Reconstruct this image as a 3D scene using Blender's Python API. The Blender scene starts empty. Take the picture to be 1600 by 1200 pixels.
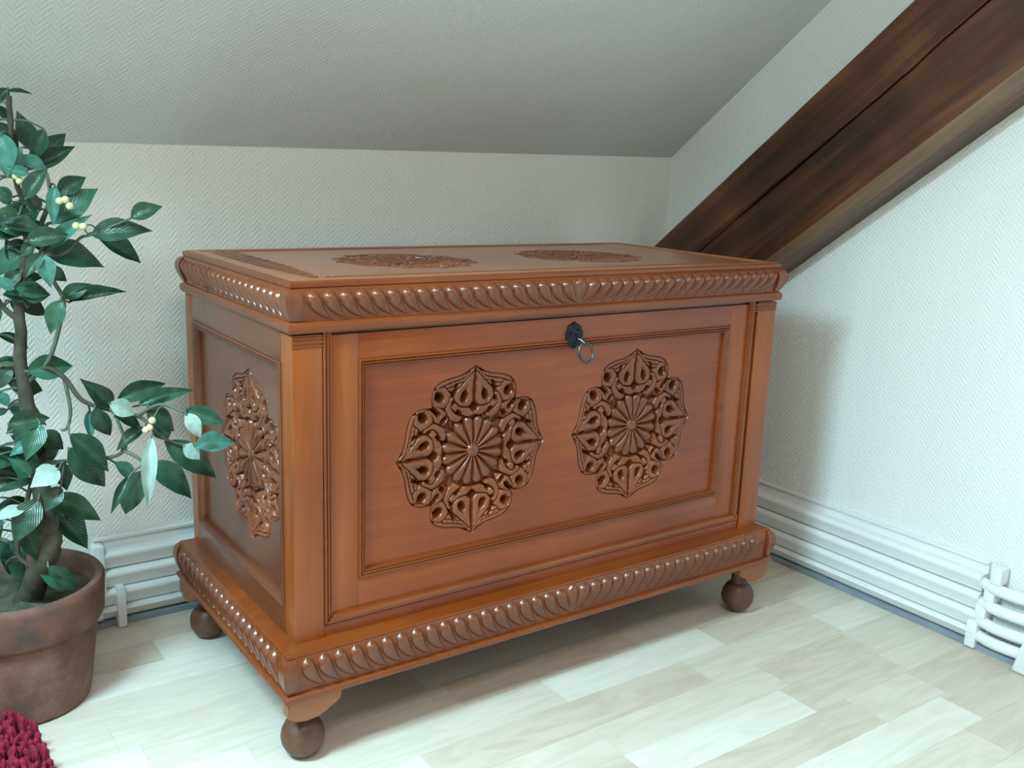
import bpy, bmesh, math, random
import numpy as np
from mathutils import Matrix, Vector, noise
random.seed(11)
rng = np.random.RandomState(4)
S = bpy.context.scene
COL = S.collection

# ------------------------------------------------------------------ camera
cam_d = bpy.data.cameras.new('camera')
cam = bpy.data.objects.new('camera', cam_d)
COL.objects.link(cam)
right = Vector((0.819094, -0.572544, 0.035751))
down = Vector((-0.096542, -0.199011, -0.975230))
fwd = Vector((0.565477, 0.795354, -0.218283))
up = -down
cam.matrix_world = Matrix(((right.x, up.x, -fwd.x, -0.50685),
                           (right.y, up.y, -fwd.y, -1.23798),
                           (right.z, up.z, -fwd.z, 0.89097),
                           (0, 0, 0, 1)))
cam_d.sensor_width = 36.0
cam_d.lens = 1510.8 / 1600 * 36.0
cam_d.clip_start = 0.02
S.camera = cam

# ------------------------------------------------------------------ light and exposure
wd = bpy.data.worlds.new('overcast_sky')
S.world = wd
wd.use_nodes = True
bg = wd.node_tree.nodes['Background']
bg.inputs[0].default_value = (0.72, 0.90, 1.0, 1)
bg.inputs[1].default_value = 1.0
S.view_settings.view_transform = 'Standard'
S.view_settings.look = 'None'
S.view_settings.gamma = 1.0
S.view_settings.use_curve_mapping = False
S.view_settings.exposure = 0.66


def area_light(name, loc, target, sx, sy, power, color):
    ld = bpy.data.lights.new(name, 'AREA')
    ld.shape = 'RECTANGLE'
    ld.size, ld.size_y = sx, sy
    ld.energy = power
    ld.color = color
    o = bpy.data.objects.new(name, ld)
    COL.objects.link(o)
    o.location = loc
    o.rotation_euler = (Vector(target) - Vector(loc)).to_track_quat('-Z', 'Y').to_euler()
    return o


XL, XR, YF, YB, ZT = -2.4, 1.29, -3.2, 0.62, 2.35     # room shell
SL = 0.735                                            # rise of the roof slope per metre


def zc(x):                       # height of the crease between knee wall and sloping ceiling
    return 0.909 + 0.0165 * x


def zslope(x, y):
    return zc(x) + SL * (YB - y)


WIN_S = (-1.18, -0.66, -0.64, -0.20)                  # x0,x1,y0,y1 of the roof window in the slope, left of the picture
FILL_OPENING = (-1.00, 0.10, -2.10, -1.55)                   # x0,x1,y0,y1 of the added fill-light opening in the flat ceiling, unseen behind the camera
sx_, sy_ = (WIN_S[0] + WIN_S[1]) / 2, (WIN_S[2] + WIN_S[3]) / 2
sc_ = Vector((sx_, sy_, zslope(sx_, sy_) + 0.02))
area_light('daylight_roof_window', sc_, sc_ + Vector((0, -SL, -1)), WIN_S[1] - WIN_S[0], (WIN_S[3] - WIN_S[2]) * 1.24, 80, (0.52, 0.865, 1.0))
fx_, fy_ = (FILL_OPENING[0] + FILL_OPENING[1]) / 2, (FILL_OPENING[2] + FILL_OPENING[3]) / 2
area_light('fill_light_overhead', (fx_, fy_, ZT + 0.02), (fx_, fy_ + 0.0001, 0), FILL_OPENING[1] - FILL_OPENING[0], FILL_OPENING[3] - FILL_OPENING[2], 19, (1.0, 0.92, 0.85))  # added fill lamp, brightens the chest front from behind the camera

# ------------------------------------------------------------------ helpers
WORLD = {}


def node_mat(name):
    m = bpy.data.materials.new(name)
    m.use_nodes = True
    nt = m.node_tree
    return m, nt, nt.nodes, nt.links, nt.nodes['Principled BSDF']


def ramp(nt, stops):
    r = nt.nodes.new('ShaderNodeValToRGB')
    e = r.color_ramp.elements
    while len(e) < len(stops):
        e.new(0.5)
    for k, (p, c) in enumerate(stops):
        e[k].position = p
        e[k].color = (*c, 1)
    return r


def bump_to(nt, bsdf, height, strength, dist):
    b = nt.nodes.new('ShaderNodeBump')
    b.inputs['Strength'].default_value = strength
    b.inputs['Distance'].default_value = dist
    nt.links.new(height, b.inputs['Height'])
    nt.links.new(b.outputs[0], bsdf.inputs['Normal'])
    return b


def wood(name, dark, mid, light, axis, rough=0.35, scale=1.0, spread=0.3, bump=0.12, coat=0.0):
    m, nt, N, L, P = node_mat(name)
    tc = N.new('ShaderNodeTexCoord')
    mp = N.new('ShaderNodeMapping')
    sc = [26 * scale] * 3
    sc[axis] = 1.6 * scale
    mp.inputs['Scale'].default_value = sc
    L.new(tc.outputs['Object'], mp.inputs[0])
    n1 = N.new('ShaderNodeTexNoise')
    n1.inputs['Scale'].default_value = 2.2
    n1.inputs['Detail'].default_value = 6
    n1.inputs['Roughness'].default_value = 0.62
    n1.inputs['Distortion'].default_value = 0.5
    L.new(mp.outputs[0], n1.inputs['Vector'])
    n2 = N.new('ShaderNodeTexNoise')
    n2.inputs['Scale'].default_value = 3.5
    n2.inputs['Detail'].default_value = 2
    L.new(tc.outputs['Object'], n2.inputs['Vector'])
    mx = N.new('ShaderNodeMath')
    mx.operation = 'MULTIPLY_ADD'
    mx.inputs[1].default_value = 0.55
    L.new(n2.outputs[0], mx.inputs[0])
    m2 = N.new('ShaderNodeMath')
    m2.operation = 'MULTIPLY'
    m2.inputs[1].default_value = 0.45
    L.new(n1.outputs[0], m2.inputs[0])
    L.new(m2.outputs[0], mx.inputs[2])
    r = ramp(nt, [(0.5 - spread / 2, dark), (0.5, mid), (0.5 + spread / 2, light)])
    L.new(mx.outputs[0], r.inputs[0])
    L.new(r.outputs[0], P.inputs['Base Color'])
    P.inputs['Roughness'].default_value = rough
    if coat:
        P.inputs['Coat Weight'].default_value = coat
        P.inputs['Coat Roughness'].default_value = 0.18
    bump_to(nt, P, n1.outputs[0], bump, 0.002)
    return m


def plain(name, col, rough=0.5, metal=0.0, nscale=0, var=0.15, bump=0.0, spec=None):
    m, nt, N, L, P = node_mat(name)
    P.inputs['Roughness'].default_value = rough
    P.inputs['Metallic'].default_value = metal
    if spec is not None:
        P.inputs['Specular IOR Level'].default_value = spec
    if nscale:
        tc = N.new('ShaderNodeTexCoord')
        n = N.new('ShaderNodeTexNoise')
        n.inputs['Scale'].default_value = nscale
        n.inputs['Detail'].default_value = 5
        L.new(tc.outputs['Object'], n.inputs['Vector'])
        r = ramp(nt, [(0.3, tuple(c * (1 - var) for c in col)), (0.7, tuple(min(1, c * (1 + var)) for c in col))])
        L.new(n.outputs[0], r.inputs[0])
        L.new(r.outputs[0], P.inputs['Base Color'])
        if bump:
            bump_to(nt, P, n.outputs[0], bump, 0.003)
    else:
        P.inputs['Base Color'].default_value = (*col, 1)
    return m


def link(name, me, mat=None, parent=None, world=None, mats_obj=False):
    o = bpy.data.objects.new(name, me)
    COL.objects.link(o)
    w = world if world is not None else Matrix()
    if parent is not None:
        o.parent = parent
        o.matrix_basis = WORLD[parent.name].inverted() @ w
    else:
        o.matrix_basis = w
    WORLD[o.name] = w
    if mat is not None:
        if len(me.materials) == 0:
            me.materials.append(mat)
        elif mats_obj or me.materials[0] != mat:
            o.material_slots[0].link = 'OBJECT'
            o.material_slots[0].material = mat
    return o


def thing(name, loc, label, cat, group=None):
    o = bpy.data.objects.new(name, None)
    COL.objects.link(o)
    o.location = loc
    o.empty_display_size = 0.05
    WORLD[o.name] = Matrix.Translation(loc)
    return tag(o, label, cat, group)


def tag(o, label, cat, group=None):
    o['label'] = label
    o['category'] = cat
    if group:
        o['group'] = group
    return o


def struct(o):
    o['kind'] = 'structure'
    return o


def to_mesh(bm, name, smooth=True, angle=35):
    bmesh.ops.recalc_face_normals(bm, faces=bm.faces)
    me = bpy.data.meshes.new(name)
    bm.to_mesh(me)
    bm.free()
    finish(me, smooth, angle)
    return me


def finish(me, smooth=True, angle=35):
    if smooth:
        me.shade_smooth()
        me.set_sharp_from_angle(angle=math.radians(angle))


def mesh_np(name, verts, faces, smooth=True, angle=40):
    me = bpy.data.meshes.new(name)
    me.from_pydata([tuple(v) for v in verts], [], [tuple(int(i) for i in f) for f in faces])
    me.validate()
    finish(me, smooth, angle)
    return me


def box_bm(bm, a, b, bev=0.0, seg=2):
    x0, y0, z0 = a
    x1, y1, z1 = b
    vs = [bm.verts.new(p) for p in ((x0, y0, z0), (x1, y0, z0), (x1, y1, z0), (x0, y1, z0), (x0, y0, z1), (x1, y0, z1), (x1, y1, z1), (x0, y1, z1))]
    fs = [bm.faces.new([vs[i] for i in f]) for f in ((3, 2, 1, 0), (4, 5, 6, 7), (0, 1, 5, 4), (1, 2, 6, 5), (2, 3, 7, 6), (3, 0, 4, 7))]
    if bev:
        ed = list({e for f in fs for e in f.edges})
        bmesh.ops.bevel(bm, geom=ed, offset=bev, segments=seg, profile=0.6, affect='EDGES')


def box(name, a, b, mat, parent=None, bev=0.0015):
    bm = bmesh.new()
    box_bm(bm, a, b, bev)
    return link(name, to_mesh(bm, name), mat, parent)


def rect_sweep(name, corners, prof, sides=(0, 1, 2, 3)):
    """corners(o, n) -> four 3-D corners for profile point (o outward, n along); mitred moulding round a rectangle."""
    V, F = [], []
    for (o, n) in prof:
        V += [tuple(c) for c in corners(o, n)]
    for i in range(len(prof) - 1):
        for k in sides:
            k2 = (k + 1) % 4
            F.append((i * 4 + k, i * 4 + k2, (i + 1) * 4 + k2, (i + 1) * 4 + k))
    bm = bmesh.new()
    vs = [bm.verts.new(v) for v in V]
    for f in F:
        bm.faces.new([vs[i] for i in f])
    return to_mesh(bm, name, True, 30)


def lathe(name, prof, seg=48, cap=True):
    bm = bmesh.new()
    rings = []
    for (r, z) in prof:
        if r < 1e-6:
            rings.append([bm.verts.new((0, 0, z))])
        else:
            rings.append([bm.verts.new((r * math.cos(2 * math.pi * k / seg), r * math.sin(2 * math.pi * k / seg), z)) for k in range(seg)])
    for a, b in zip(rings[:-1], rings[1:]):
        for k in range(seg):
            k2 = (k + 1) % seg
            if len(a) == 1 and len(b) == 1:
                continue
            if len(a) == 1:
                bm.faces.new((a[0], b[k], b[k2]))
            elif len(b) == 1:
                bm.faces.new((a[k], a[k2], b[0]))
            else:
                bm.faces.new((a[k], a[k2], b[k2], b[k]))
    return to_mesh(bm, name, True, 40)


def tube(name, pts, radii, seg=8):
    pts = [Vector(p) for p in pts]
    bm = bmesh.new()
    rings = []
    t0 = (pts[1] - pts[0]).normalized()
    ref = t0.orthogonal().normalized()
    for i, p in enumerate(pts):
        t = (pts[min(i + 1, len(pts) - 1)] - pts[max(i - 1, 0)]).normalized()
        ref = (ref - t * ref.dot(t)).normalized()
        b = t.cross(ref)
        rings.append([bm.verts.new(p + (ref * math.cos(a) + b * math.sin(a)) * radii[i]) for a in [2 * math.pi * k / seg for k in range(seg)]])
    for a, b in zip(rings[:-1], rings[1:]):
        for k in range(seg):
            bm.faces.new((a[k], a[(k + 1) % seg], b[(k + 1) % seg], b[k]))
    bm.faces.new(rings[0][::-1])
    bm.faces.new(rings[-1])
    return to_mesh(bm, name, True, 60)


def smooth_path(pts, n=5):
    pts = [Vector(p) for p in pts]
    out = []
    for i in range(len(pts) - 1):
        p0, p1, p2, p3 = pts[max(i - 1, 0)], pts[i], pts[i + 1], pts[min(i + 2, len(pts) - 1)]
        for k in range(n):
            t = k / n
            out.append(0.5 * ((2 * p1) + (p2 - p0) * t + (2 * p0 - 5 * p1 + 4 * p2 - p3) * t * t + (3 * p1 - p0 - 3 * p2 + p3) * t ** 3))
    out.append(pts[-1])
    return out


# ------------------------------------------------------------------ materials
def wallpaper(name, col, axes):
    """embossed woven chevron paper: fine relief only"""
    m, nt, N, L, P = node_mat(name)
    tc = N.new('ShaderNodeTexCoord')
    sp = N.new('ShaderNodeSeparateXYZ')
    L.new(tc.outputs['Object'], sp.inputs[0])
    u, v = sp.outputs[axes[0]], sp.outputs[axes[1]]

    def mth(op, a, b=None, c=None):
        n = N.new('ShaderNodeMath')
        n.operation = op
        for i, x in enumerate((a, b, c)):
            if x is None:
                continue
            if isinstance(x, (int, float)):
                n.inputs[i].default_value = x
            else:
                L.new(x, n.inputs[i])
        return n.outputs[0]
    zig = mth('PINGPONG', u, 0.016)
    ph = mth('ADD', v, mth('MULTIPLY', zig, 1.1))
    w = mth('SINE', mth('MULTIPLY', ph, 2 * math.pi / 0.0105))
    w2 = mth('SINE', mth('MULTIPLY', u, 2 * math.pi / 0.0035))
    ns = N.new('ShaderNodeTexNoise')
    ns.inputs['Scale'].default_value = 160
    ns.inputs['Detail'].default_value = 3
    L.new(tc.outputs['Object'], ns.inputs['Vector'])
    h = mth('ADD', mth('MULTIPLY', mth('ADD', w, mth('MULTIPLY', w2, 0.4)), 0.5), mth('MULTIPLY', ns.outputs[0], 1.4))
    bump_to(nt, P, h, 0.55, 0.0011)
    n2 = N.new('ShaderNodeTexNoise')
    n2.inputs['Scale'].default_value = 1.3
    n2.inputs['Detail'].default_value = 4
    L.new(tc.outputs['Object'], n2.inputs['Vector'])
    r = ramp(nt, [(0.3, tuple(c * 0.97 for c in col)), (0.7, col)])
    L.new(n2.outputs[0], r.inputs[0])
    L.new(r.outputs[0], P.inputs['Base Color'])
    P.inputs['Roughness'].default_value = 0.75
    return m


M_WALLX = wallpaper('wallpaper_gable', (0.80, 0.80, 0.77), (1, 2))
M_WALLY = wallpaper('wallpaper_knee_wall', (0.80, 0.80, 0.75), (0, 2))
M_CEIL = wallpaper('wallpaper_ceiling', (0.70, 0.71, 0.70), (0, 1))
M_REAR = plain('brown_rear_wall', (0.26, 0.18, 0.12), 0.8, nscale=3, var=0.2)
M_WHITE = plain('white_enamel', (0.80, 0.81, 0.80), 0.32, nscale=7, var=0.03)
M_SKIRT = plain('grey_blue_skirting', (0.23, 0.27, 0.30), 0.6, nscale=20)
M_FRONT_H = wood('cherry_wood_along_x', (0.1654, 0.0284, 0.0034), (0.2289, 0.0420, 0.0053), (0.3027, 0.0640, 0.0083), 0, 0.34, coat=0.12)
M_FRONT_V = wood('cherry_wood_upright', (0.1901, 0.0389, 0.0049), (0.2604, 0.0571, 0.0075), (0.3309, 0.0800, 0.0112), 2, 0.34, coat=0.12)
M_SIDE_V = wood('cherry_wood_shaded_upright', (0.0964, 0.0218, 0.0062), (0.1302, 0.0307, 0.0092), (0.1640, 0.0417, 0.0128), 2, 0.32, coat=0.35)  # darker cherry, the shade on the chest sides put into the colour
M_SIDE_H = wood('cherry_wood_shaded_along_y', (0.1013, 0.0236, 0.0068), (0.1399, 0.0344, 0.0097), (0.1785, 0.0471, 0.0142), 1, 0.32, coat=0.35)  # same shade painted into the side rails and mouldings
M_TRIM = wood('cherry_wood_moulding', (0.1262, 0.0243, 0.0033), (0.1764, 0.0355, 0.0050), (0.2269, 0.0521, 0.0074), 0, 0.30, scale=1.5, coat=0.12)
M_CARVE = wood('carved_wood', (0.1146, 0.0259, 0.0070), (0.1808, 0.0439, 0.0118), (0.2557, 0.0648, 0.0173), 1, 0.36, scale=2.0, coat=0.2)
M_GAD = wood('gadroon_wood', (0.1057, 0.0244, 0.0059), (0.1537, 0.0360, 0.0087), (0.2049, 0.0519, 0.0122), 2, 0.33, scale=2.0, coat=0.3)
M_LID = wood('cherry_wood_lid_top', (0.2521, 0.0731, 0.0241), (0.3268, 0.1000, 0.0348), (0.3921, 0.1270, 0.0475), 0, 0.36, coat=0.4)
M_BRACKET = wood('pale_bracket_wood', (0.2261, 0.0816, 0.0337), (0.2793, 0.1034, 0.0449), (0.3325, 0.1306, 0.0561), 0, 0.5)
M_BALL = wood('dark_ball_foot_wood', (0.0700, 0.0277, 0.0145), (0.1085, 0.0436, 0.0224), (0.1470, 0.0594, 0.0304), 0, 0.45)
M_BEAM = wood('old_stained_beam_wood', (0.018, 0.0050, 0.0022), (0.070, 0.0195, 0.0060), (0.175, 0.0600, 0.0160), 1, 0.42, scale=0.62, spread=0.26, bump=0.5)
M_IRON = plain('black_iron', (0.018, 0.018, 0.020), 0.38, 0.7, nscale=60, var=0.4, bump=0.2)
M_STEEL = plain('worn_steel', (0.10, 0.105, 0.12), 0.33, 0.9, nscale=60, var=0.3)

# ------------------------------------------------------------------ room shell
def quad_obj(name, pts, mat):
    me = bpy.data.meshes.new(name)
    me.from_pydata(pts, [], [tuple(range(len(pts)))])
    return struct(link(name, me, mat))


def prism(name, pts, off, mat):
    """closed slab: polygon pts extruded by off (outwards)"""
    n = len(pts)
    off = Vector(off)
    V = [Vector(p) for p in pts] + [Vector(p) + off for p in pts]
    bm = bmesh.new()
    vs = [bm.verts.new(v) for v in V]
    bm.faces.new(vs[:n])
    bm.faces.new(vs[n:][::-1])
    for k in range(n):
        bm.faces.new((vs[k], vs[n + k], vs[n + (k + 1) % n], vs[(k + 1) % n]))
    return struct(link(name, to_mesh(bm, name, False), mat))


def yslope(x, z):
    return YB - (z - zc(x)) / SL


prism('wall_back', [(XL, YB, 0), (XR, YB, 0), (XR, YB, zc(XR)), (XL, YB, zc(XL))], (0, 0.12, 0), M_WALLY)
prism('wall_right', [(XR, YB, 0), (XR, YF, 0), (XR, YF, ZT), (XR, yslope(XR, ZT), ZT), (XR, YB, zc(XR))], (0.12, 0, 0), M_WALLX)


def wall_with_hole(name, a0, a1, b0, b1, h, place, mat):
    """a: horizontal range, b: vertical range, h=(a0,a1,b0,b1) hole, place(a,b,t) -> 3-D"""
    bm = bmesh.new()
    for (p, q, r, s) in ((a0, h[0], b0, b1), (h[1], a1, b0, b1), (h[0], h[1], b0, h[2]), (h[0], h[1], h[3], b1)):
        c = [place(p, r, 0), place(q, r, 0), place(q, s, 0), place(p, s, 0), place(p, r, 1), place(q, r, 1), place(q, s, 1), place(p, s, 1)]
        vs = [bm.verts.new(v) for v in c]
        for f in ((0, 1, 2, 3), (7, 6, 5, 4), (0, 4, 5, 1), (1, 5, 6, 2), (2, 6, 7, 3), (3, 7, 4, 0)):
            bm.faces.new([vs[i] for i in f])
    return struct(link(name, to_mesh(bm, name, False), mat))


wall_with_hole('ceiling', XL, XR, yslope(0, ZT), YB, WIN_S, lambda a, b, t: (a, b + 0.10 * t, zslope(a, b) + 0.14 * t), M_CEIL)
prism('wall_left', [(XL, YB, 0), (XL, YF, 0), (XL, YF, ZT), (XL, yslope(XL, ZT), ZT), (XL, YB, zc(XL))], (-0.12, 0, 0), M_WALLX)
wall_with_hole('ceiling_flat', XL, XR, YF, yslope(0, ZT) + 0.01, FILL_OPENING, lambda a, b, t: (a, b, ZT + 0.15 * t), M_CEIL)
prism('wall_front', [(XL, YF, 0), (XR, YF, 0), (XR, YF, ZT), (XL, YF, ZT)], (0, -0.12, 0), M_REAR)
M_GLASS, nt_, N_, L_, P_ = node_mat('window_glass')
P_.inputs['Transmission Weight'].default_value = 1.0
P_.inputs['Roughness'].default_value = 0.0


def window(name, h, place):
    bm = bmesh.new()
    t = 0.05
    mid = (h[0] + h[1]) / 2
    for (p, q, r, s) in ((h[0], h[0] + t, h[2], h[3]), (h[1] - t, h[1], h[2], h[3]), (h[0], h[1], h[2], h[2] + t), (h[0], h[1], h[3] - t, h[3]), (mid - t / 2, mid + t / 2, h[2], h[3])):
        A, B = place(p, r, 0.06), place(q, s, 0.11)
        box_bm(bm, [min(A[i], B[i]) for i in range(3)], [max(A[i], B[i]) for i in range(3)])
    w = struct(link(name, to_mesh(bm, name, False), M_WHITE))
    A, B = place(h[0], h[2], 0.083), place(h[1], h[3], 0.087)
    box('pane', [min(A[i], B[i]) for i in range(3)], [max(A[i], B[i]) for i in range(3)], M_GLASS, w, 0)


# roof window: sash frame lying in the slope with its pane
RW = Matrix(((1, 0, 0, 0), (0, 0.806, -0.592, 0), (0, -0.592, -0.806, 0), (0, 0, 0, 1)))
RW = Matrix.Translation(sc_ + Vector((0, 0.08, 0.11))) @ Matrix.Rotation(math.atan2(-SL, 1), 4, 'X')
bm = bmesh.new()
hx, hy, tt = (WIN_S[1] - WIN_S[0]) / 2, (WIN_S[3] - WIN_S[2]) * 1.24 / 2, 0.05
for (p, q, r, s) in ((-hx - tt, -hx, -hy - tt, hy + tt), (hx, hx + tt, -hy - tt, hy + tt), (-hx, hx, -hy - tt, -hy), (-hx, hx, hy, hy + tt)):
    box_bm(bm, (p, r, 0.0), (q, s, 0.06))
w1 = struct(link('window_1', to_mesh(bm, 'window_1', False), M_WHITE, None, RW))
bm = bmesh.new()
box_bm(bm, (-hx, -hy, 0.028), (hx, hy, 0.032))
link('pane', to_mesh(bm, 'pane', False), M_GLASS, w1, RW)
window('added_fill_window', FILL_OPENING, lambda a, b, t: (a, b, ZT + t))  # frame and pane added round the fill lamp

# ------------------------------------------------------------------ floor of laminate strips
def laminate(name, dark, light):
    m, nt, N, L, P = node_mat(name)
    tc = N.new('ShaderNodeTexCoord')
    oi = N.new('ShaderNodeObjectInfo')
    geo = N.new('ShaderNodeNewGeometry')
    ad = N.new('ShaderNodeVectorMath')
    ad.operation = 'ADD'
    cb = N.new('ShaderNodeCombineXYZ')
    ml = N.new('ShaderNodeMath')
    ml.operation = 'MULTIPLY'
    ml.inputs[1].default_value = 37.0
    L.new(oi.outputs['Random'], ml.inputs[0])
    L.new(ml.outputs[0], cb.inputs[2])
    L.new(geo.outputs['Position'], ad.inputs[0])
    L.new(cb.outputs[0], ad.inputs[1])
    mp = N.new('ShaderNodeMapping')
    mp.inputs['Scale'].default_value = (1.7, 11, 1)
    L.new(ad.outputs[0], mp.inputs[0])
    n = N.new('ShaderNodeTexNoise')
    n.inputs['Scale'].default_value = 2.2
    n.inputs['Detail'].default_value = 5
    n.inputs['Distortion'].default_value = 2.4
    L.new(mp.outputs[0], n.inputs['Vector'])
    r = ramp(nt, [(0.36, dark), (0.60, light)])
    L.new(n.outputs[0], r.inputs[0])
    L.new(r.outputs[0], P.inputs['Base Color'])
    P.inputs['Roughness'].default_value = 0.36
    P.inputs['Specular IOR Level'].default_value = 0.4
    return m


M_LAM = {'b': laminate('laminate_pale_maple', (0.66, 0.60, 0.515), (0.72, 0.66, 0.58)),
         'm': laminate('laminate_beige', (0.59, 0.505, 0.415), (0.65, 0.57, 0.48)),
         'p': laminate('laminate_pinkish_beech', (0.535, 0.435, 0.35), (0.61, 0.51, 0.42))}
floor = prism('floor', [(XL, YF, -0.0045), (XR, YF, -0.0045), (XR, YB, -0.0045), (XL, YB, -0.0045)], (0, 0, -0.08), M_LAM['m'])
SW = 0.083
rows = {0: [(.458, 'm'), (.85, 'b'), (1.12, 'p'), (1.29, 'm')],
        1: [(.165, 'b'), (.726, 'p'), (1.10, 'm'), (1.29, 'b')],
        2: [(-.10, 'p'), (.44, 'm'), (.836, 'm'), (1.085, 'p'), (1.29, 'm')],
        3: [(.06, 'm'), (.435, 'p'), (.805, 'b'), (1.073, 'p'), (1.29, 'm')],
        4: [(.10, 'b'), (.46, 'm'), (.88, 'p'), (1.06, 'm'), (1.29, 'p')],
        5: [(.22, 'p'), (.60, 'm'), (1.036, 'b'), (1.29, 'p')],
        6: [(.35, 'm'), (.976, 'm'), (1.29, 'p')],
        -1: [(-.05, 'b'), (.30, 'm'), (.70, 'p'), (1.0, 'm'), (1.29, 'b')]}
bm = bmesh.new()
box_bm(bm, (0, 0, -0.0045), (1, 1, 0))
plank_me = to_mesh(bm, 'floor_plank', False)
for k in M_LAM.values():
    pass
plank_me.materials.append(M_LAM['m'])
for j in range(-8, 13):
    y1 = -SW * j
    y0 = max(y1 - SW, -1.2)
    y1 = min(y1, YB - 0.001)
    if y1 - y0 < 0.01:
        continue
    segs = rows.get(j)
    if segs is None:
        segs = []
        x = XL
        x = -0.95 + random.uniform(0, .3)
        while x < 1.29:
            segs.append((min(x, 1.29), random.choice('bmpbm')))
            x += random.uniform(0.30, 0.46)
        segs.append((1.29, random.choice('bmp')))
    x0 = -1.25
    first = segs[0][0]
    pre = []
    x = first - 0.42
    while x > -1.2:
        pre.insert(0, (x, random.choice('bmp')))
        x -= random.uniform(.33, .45)
    for (x1, t) in pre + segs:
        if x1 - x0 < 0.004:
            continue
        g = 0.00012
        o = link('floor_plank', plank_me, None, floor, Matrix.Translation((x0 + g, y0 + g, 0)) @ Matrix.Diagonal((x1 - x0 - 2 * g, y1 - y0 - 2 * g, 1, 1)))
        o.material_slots[0].link = 'OBJECT'
        o.material_slots[0].material = M_LAM[t]
        x0 = x1

# ------------------------------------------------------------------ plinth radiators
ROWS = [(0.118, 0.1535), (0.079, 0.1150), (0.042, 0.0765), (0.016, 0.0395)]


def row_profile(z0, z1, d=0.034):
    """closed (depth from wall, z) section of one flat tube: rounded nose, sloping top"""
    h = z1 - z0
    return [(0.008, z0), (d - 0.013, z0), (d - 0.0105, z0 + 0.12 * h), (d - 0.006, z0 + h * 0.45), (d - 0.0015, z0 + h * 0.66), (d, z0 + h * 0.78),
            (d - 0.0015, z0 + h * 0.90), (d - 0.006, z1 - 0.0008), (d - 0.014, z1), (0.008, z1)]


def extrude_section(name, sec, a0, a1, place):
    bm = bmesh.new()
    A = [bm.verts.new(place(a0, d, z)) for d, z in sec]
    B = [bm.verts.new(place(a1, d, z)) for d, z in sec]
    n = len(sec)
    for k in range(n):
        bm.faces.new((A[k], A[(k + 1) % n], B[(k + 1) % n], B[k]))
    bm.faces.new(A[::-1])
    bm.faces.new(B)
    return to_mesh(bm, name, True, 40)


def radiator(label, place, a0, a1, root_loc):
    t = thing('plinth_radiator', root_loc, label, 'radiator')
    link('back_plate', extrude_section('back_plate', [(0.0005, 0.012), (0.008, 0.012), (0.008, 0.170), (0.013, 0.172), (0.013, 0.1765), (0.0005, 0.1765)], a0, a1, place), M_WHITE, t)
    for (z0, z1) in ROWS:
        link('heating_tube', extrude_section('heating_tube', row_profile(z0, z1), a0, a1, place), M_WHITE, t)
    return t


def sblock(name, parent, place, a0, a1, d0, d1, z0, z1, mat=None, bev=0.004):
    A, B = place(a0, d0, z0), place(a1, d1, z1)
    return box(name, [min(A[i], B[i]) for i in range(3)], [max(A[i], B[i]) for i in range(3)], mat or M_WHITE, parent, bev)


pr = lambda a, d, z: (XR - d, a, z)
pb = lambda a, d, z: (a, YB - d, z)
struct(link('baseboard_right', extrude_section('baseboard_right', [(0, 0.0003), (0.027, 0.0003), (0.027, 0.0100), (0.022, 0.0115), (0, 0.0115)], -3.0, 0.585, pr), M_SKIRT))
struct(link('baseboard_back', extrude_section('baseboard_back', [(0, 0.0003), (0.027, 0.0003), (0.027, 0.0100), (0.022, 0.0115), (0, 0.0115)], -2.9, 1.29, pb), M_SKIRT))

rad_r = radiator('white low plinth radiator of four tubes along the right wall', pr, -0.345, 0.575, (XR - 0.02, 0.1, 0))
# end of the right radiator: collectors, bent round pipes, slanted end cap
for i, (z0, z1) in enumerate(ROWS):
    zm = (z0 + z1) / 2
    pts = [pr(-0.338, 0.016, zm), pr(-0.356, 0.022, zm), pr(-0.375, 0.026, zm - 0.001), pr(-0.41, 0.026, zm - 0.001), pr(-0.47, 0.020, zm), pr(-0.56, 0.018, zm)]
    sp = smooth_path(pts, 4)
    link('connecting_pipe', tube('connecting_pipe', sp, [0.0115] * len(sp), 12), M_WHITE, rad_r)
for (z0, z1, ya) in ((0.145, 0.178, -0.372), (0.105, 0.135, -0.364), (0.064, 0.096, -0.352), (0.002, 0.056, -0.340)):
    sblock('collector', rad_r, pr, ya - 0.011, ya + 0.011, 0.004, 0.033, z0, z1)
bm = bmesh.new()
capv = []
for d in (0.0005, 0.052):
    capv.append([bm.verts.new(pr(a, d, z)) for a, z in ((-0.432, 0.0005), (-0.445, 0.05), (-0.470, 0.12), (-0.500, 0.19), (-0.62, 0.19), (-0.62, 0.0005))])
bm.faces.new(capv[0])
bm.faces.new(capv[1][::-1])
for k in range(6):
    bm.faces.new((capv[0][k], capv[0][(k + 1) % 6], capv[1][(k + 1) % 6], capv[1][k]))
bmesh.ops.bevel(bm, geom=[e for e in bm.edges], offset=0.007, segments=3, affect='EDGES', profile=0.5)
link('end_cap', to_mesh(bm, 'end_cap'), M_WHITE, rad_r)

rad_b = radiator('white low plinth radiator running behind the chest along the back wall', pb, -0.150, 1.245, (0.55, YB - 0.02, 0))
sblock('collector', rad_b, pb, -0.157, -0.137, 0.004, 0.037, 0.074, 0.170)
sblock('collector', rad_b, pb, -0.120, -0.103, 0.004, 0.043, 0.0005, 0.083, bev=0.006)
for (z0, z1) in ROWS[2:]:
    zm = (z0 + z1) / 2
    link('connecting_pipe', tube('connecting_pipe', [pb(-0.145, 0.022, zm), pb(-0.4, 0.022, zm), pb(-0.75, 0.022, zm)], [0.0125] * 3, 12), M_WHITE, rad_b)

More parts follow.
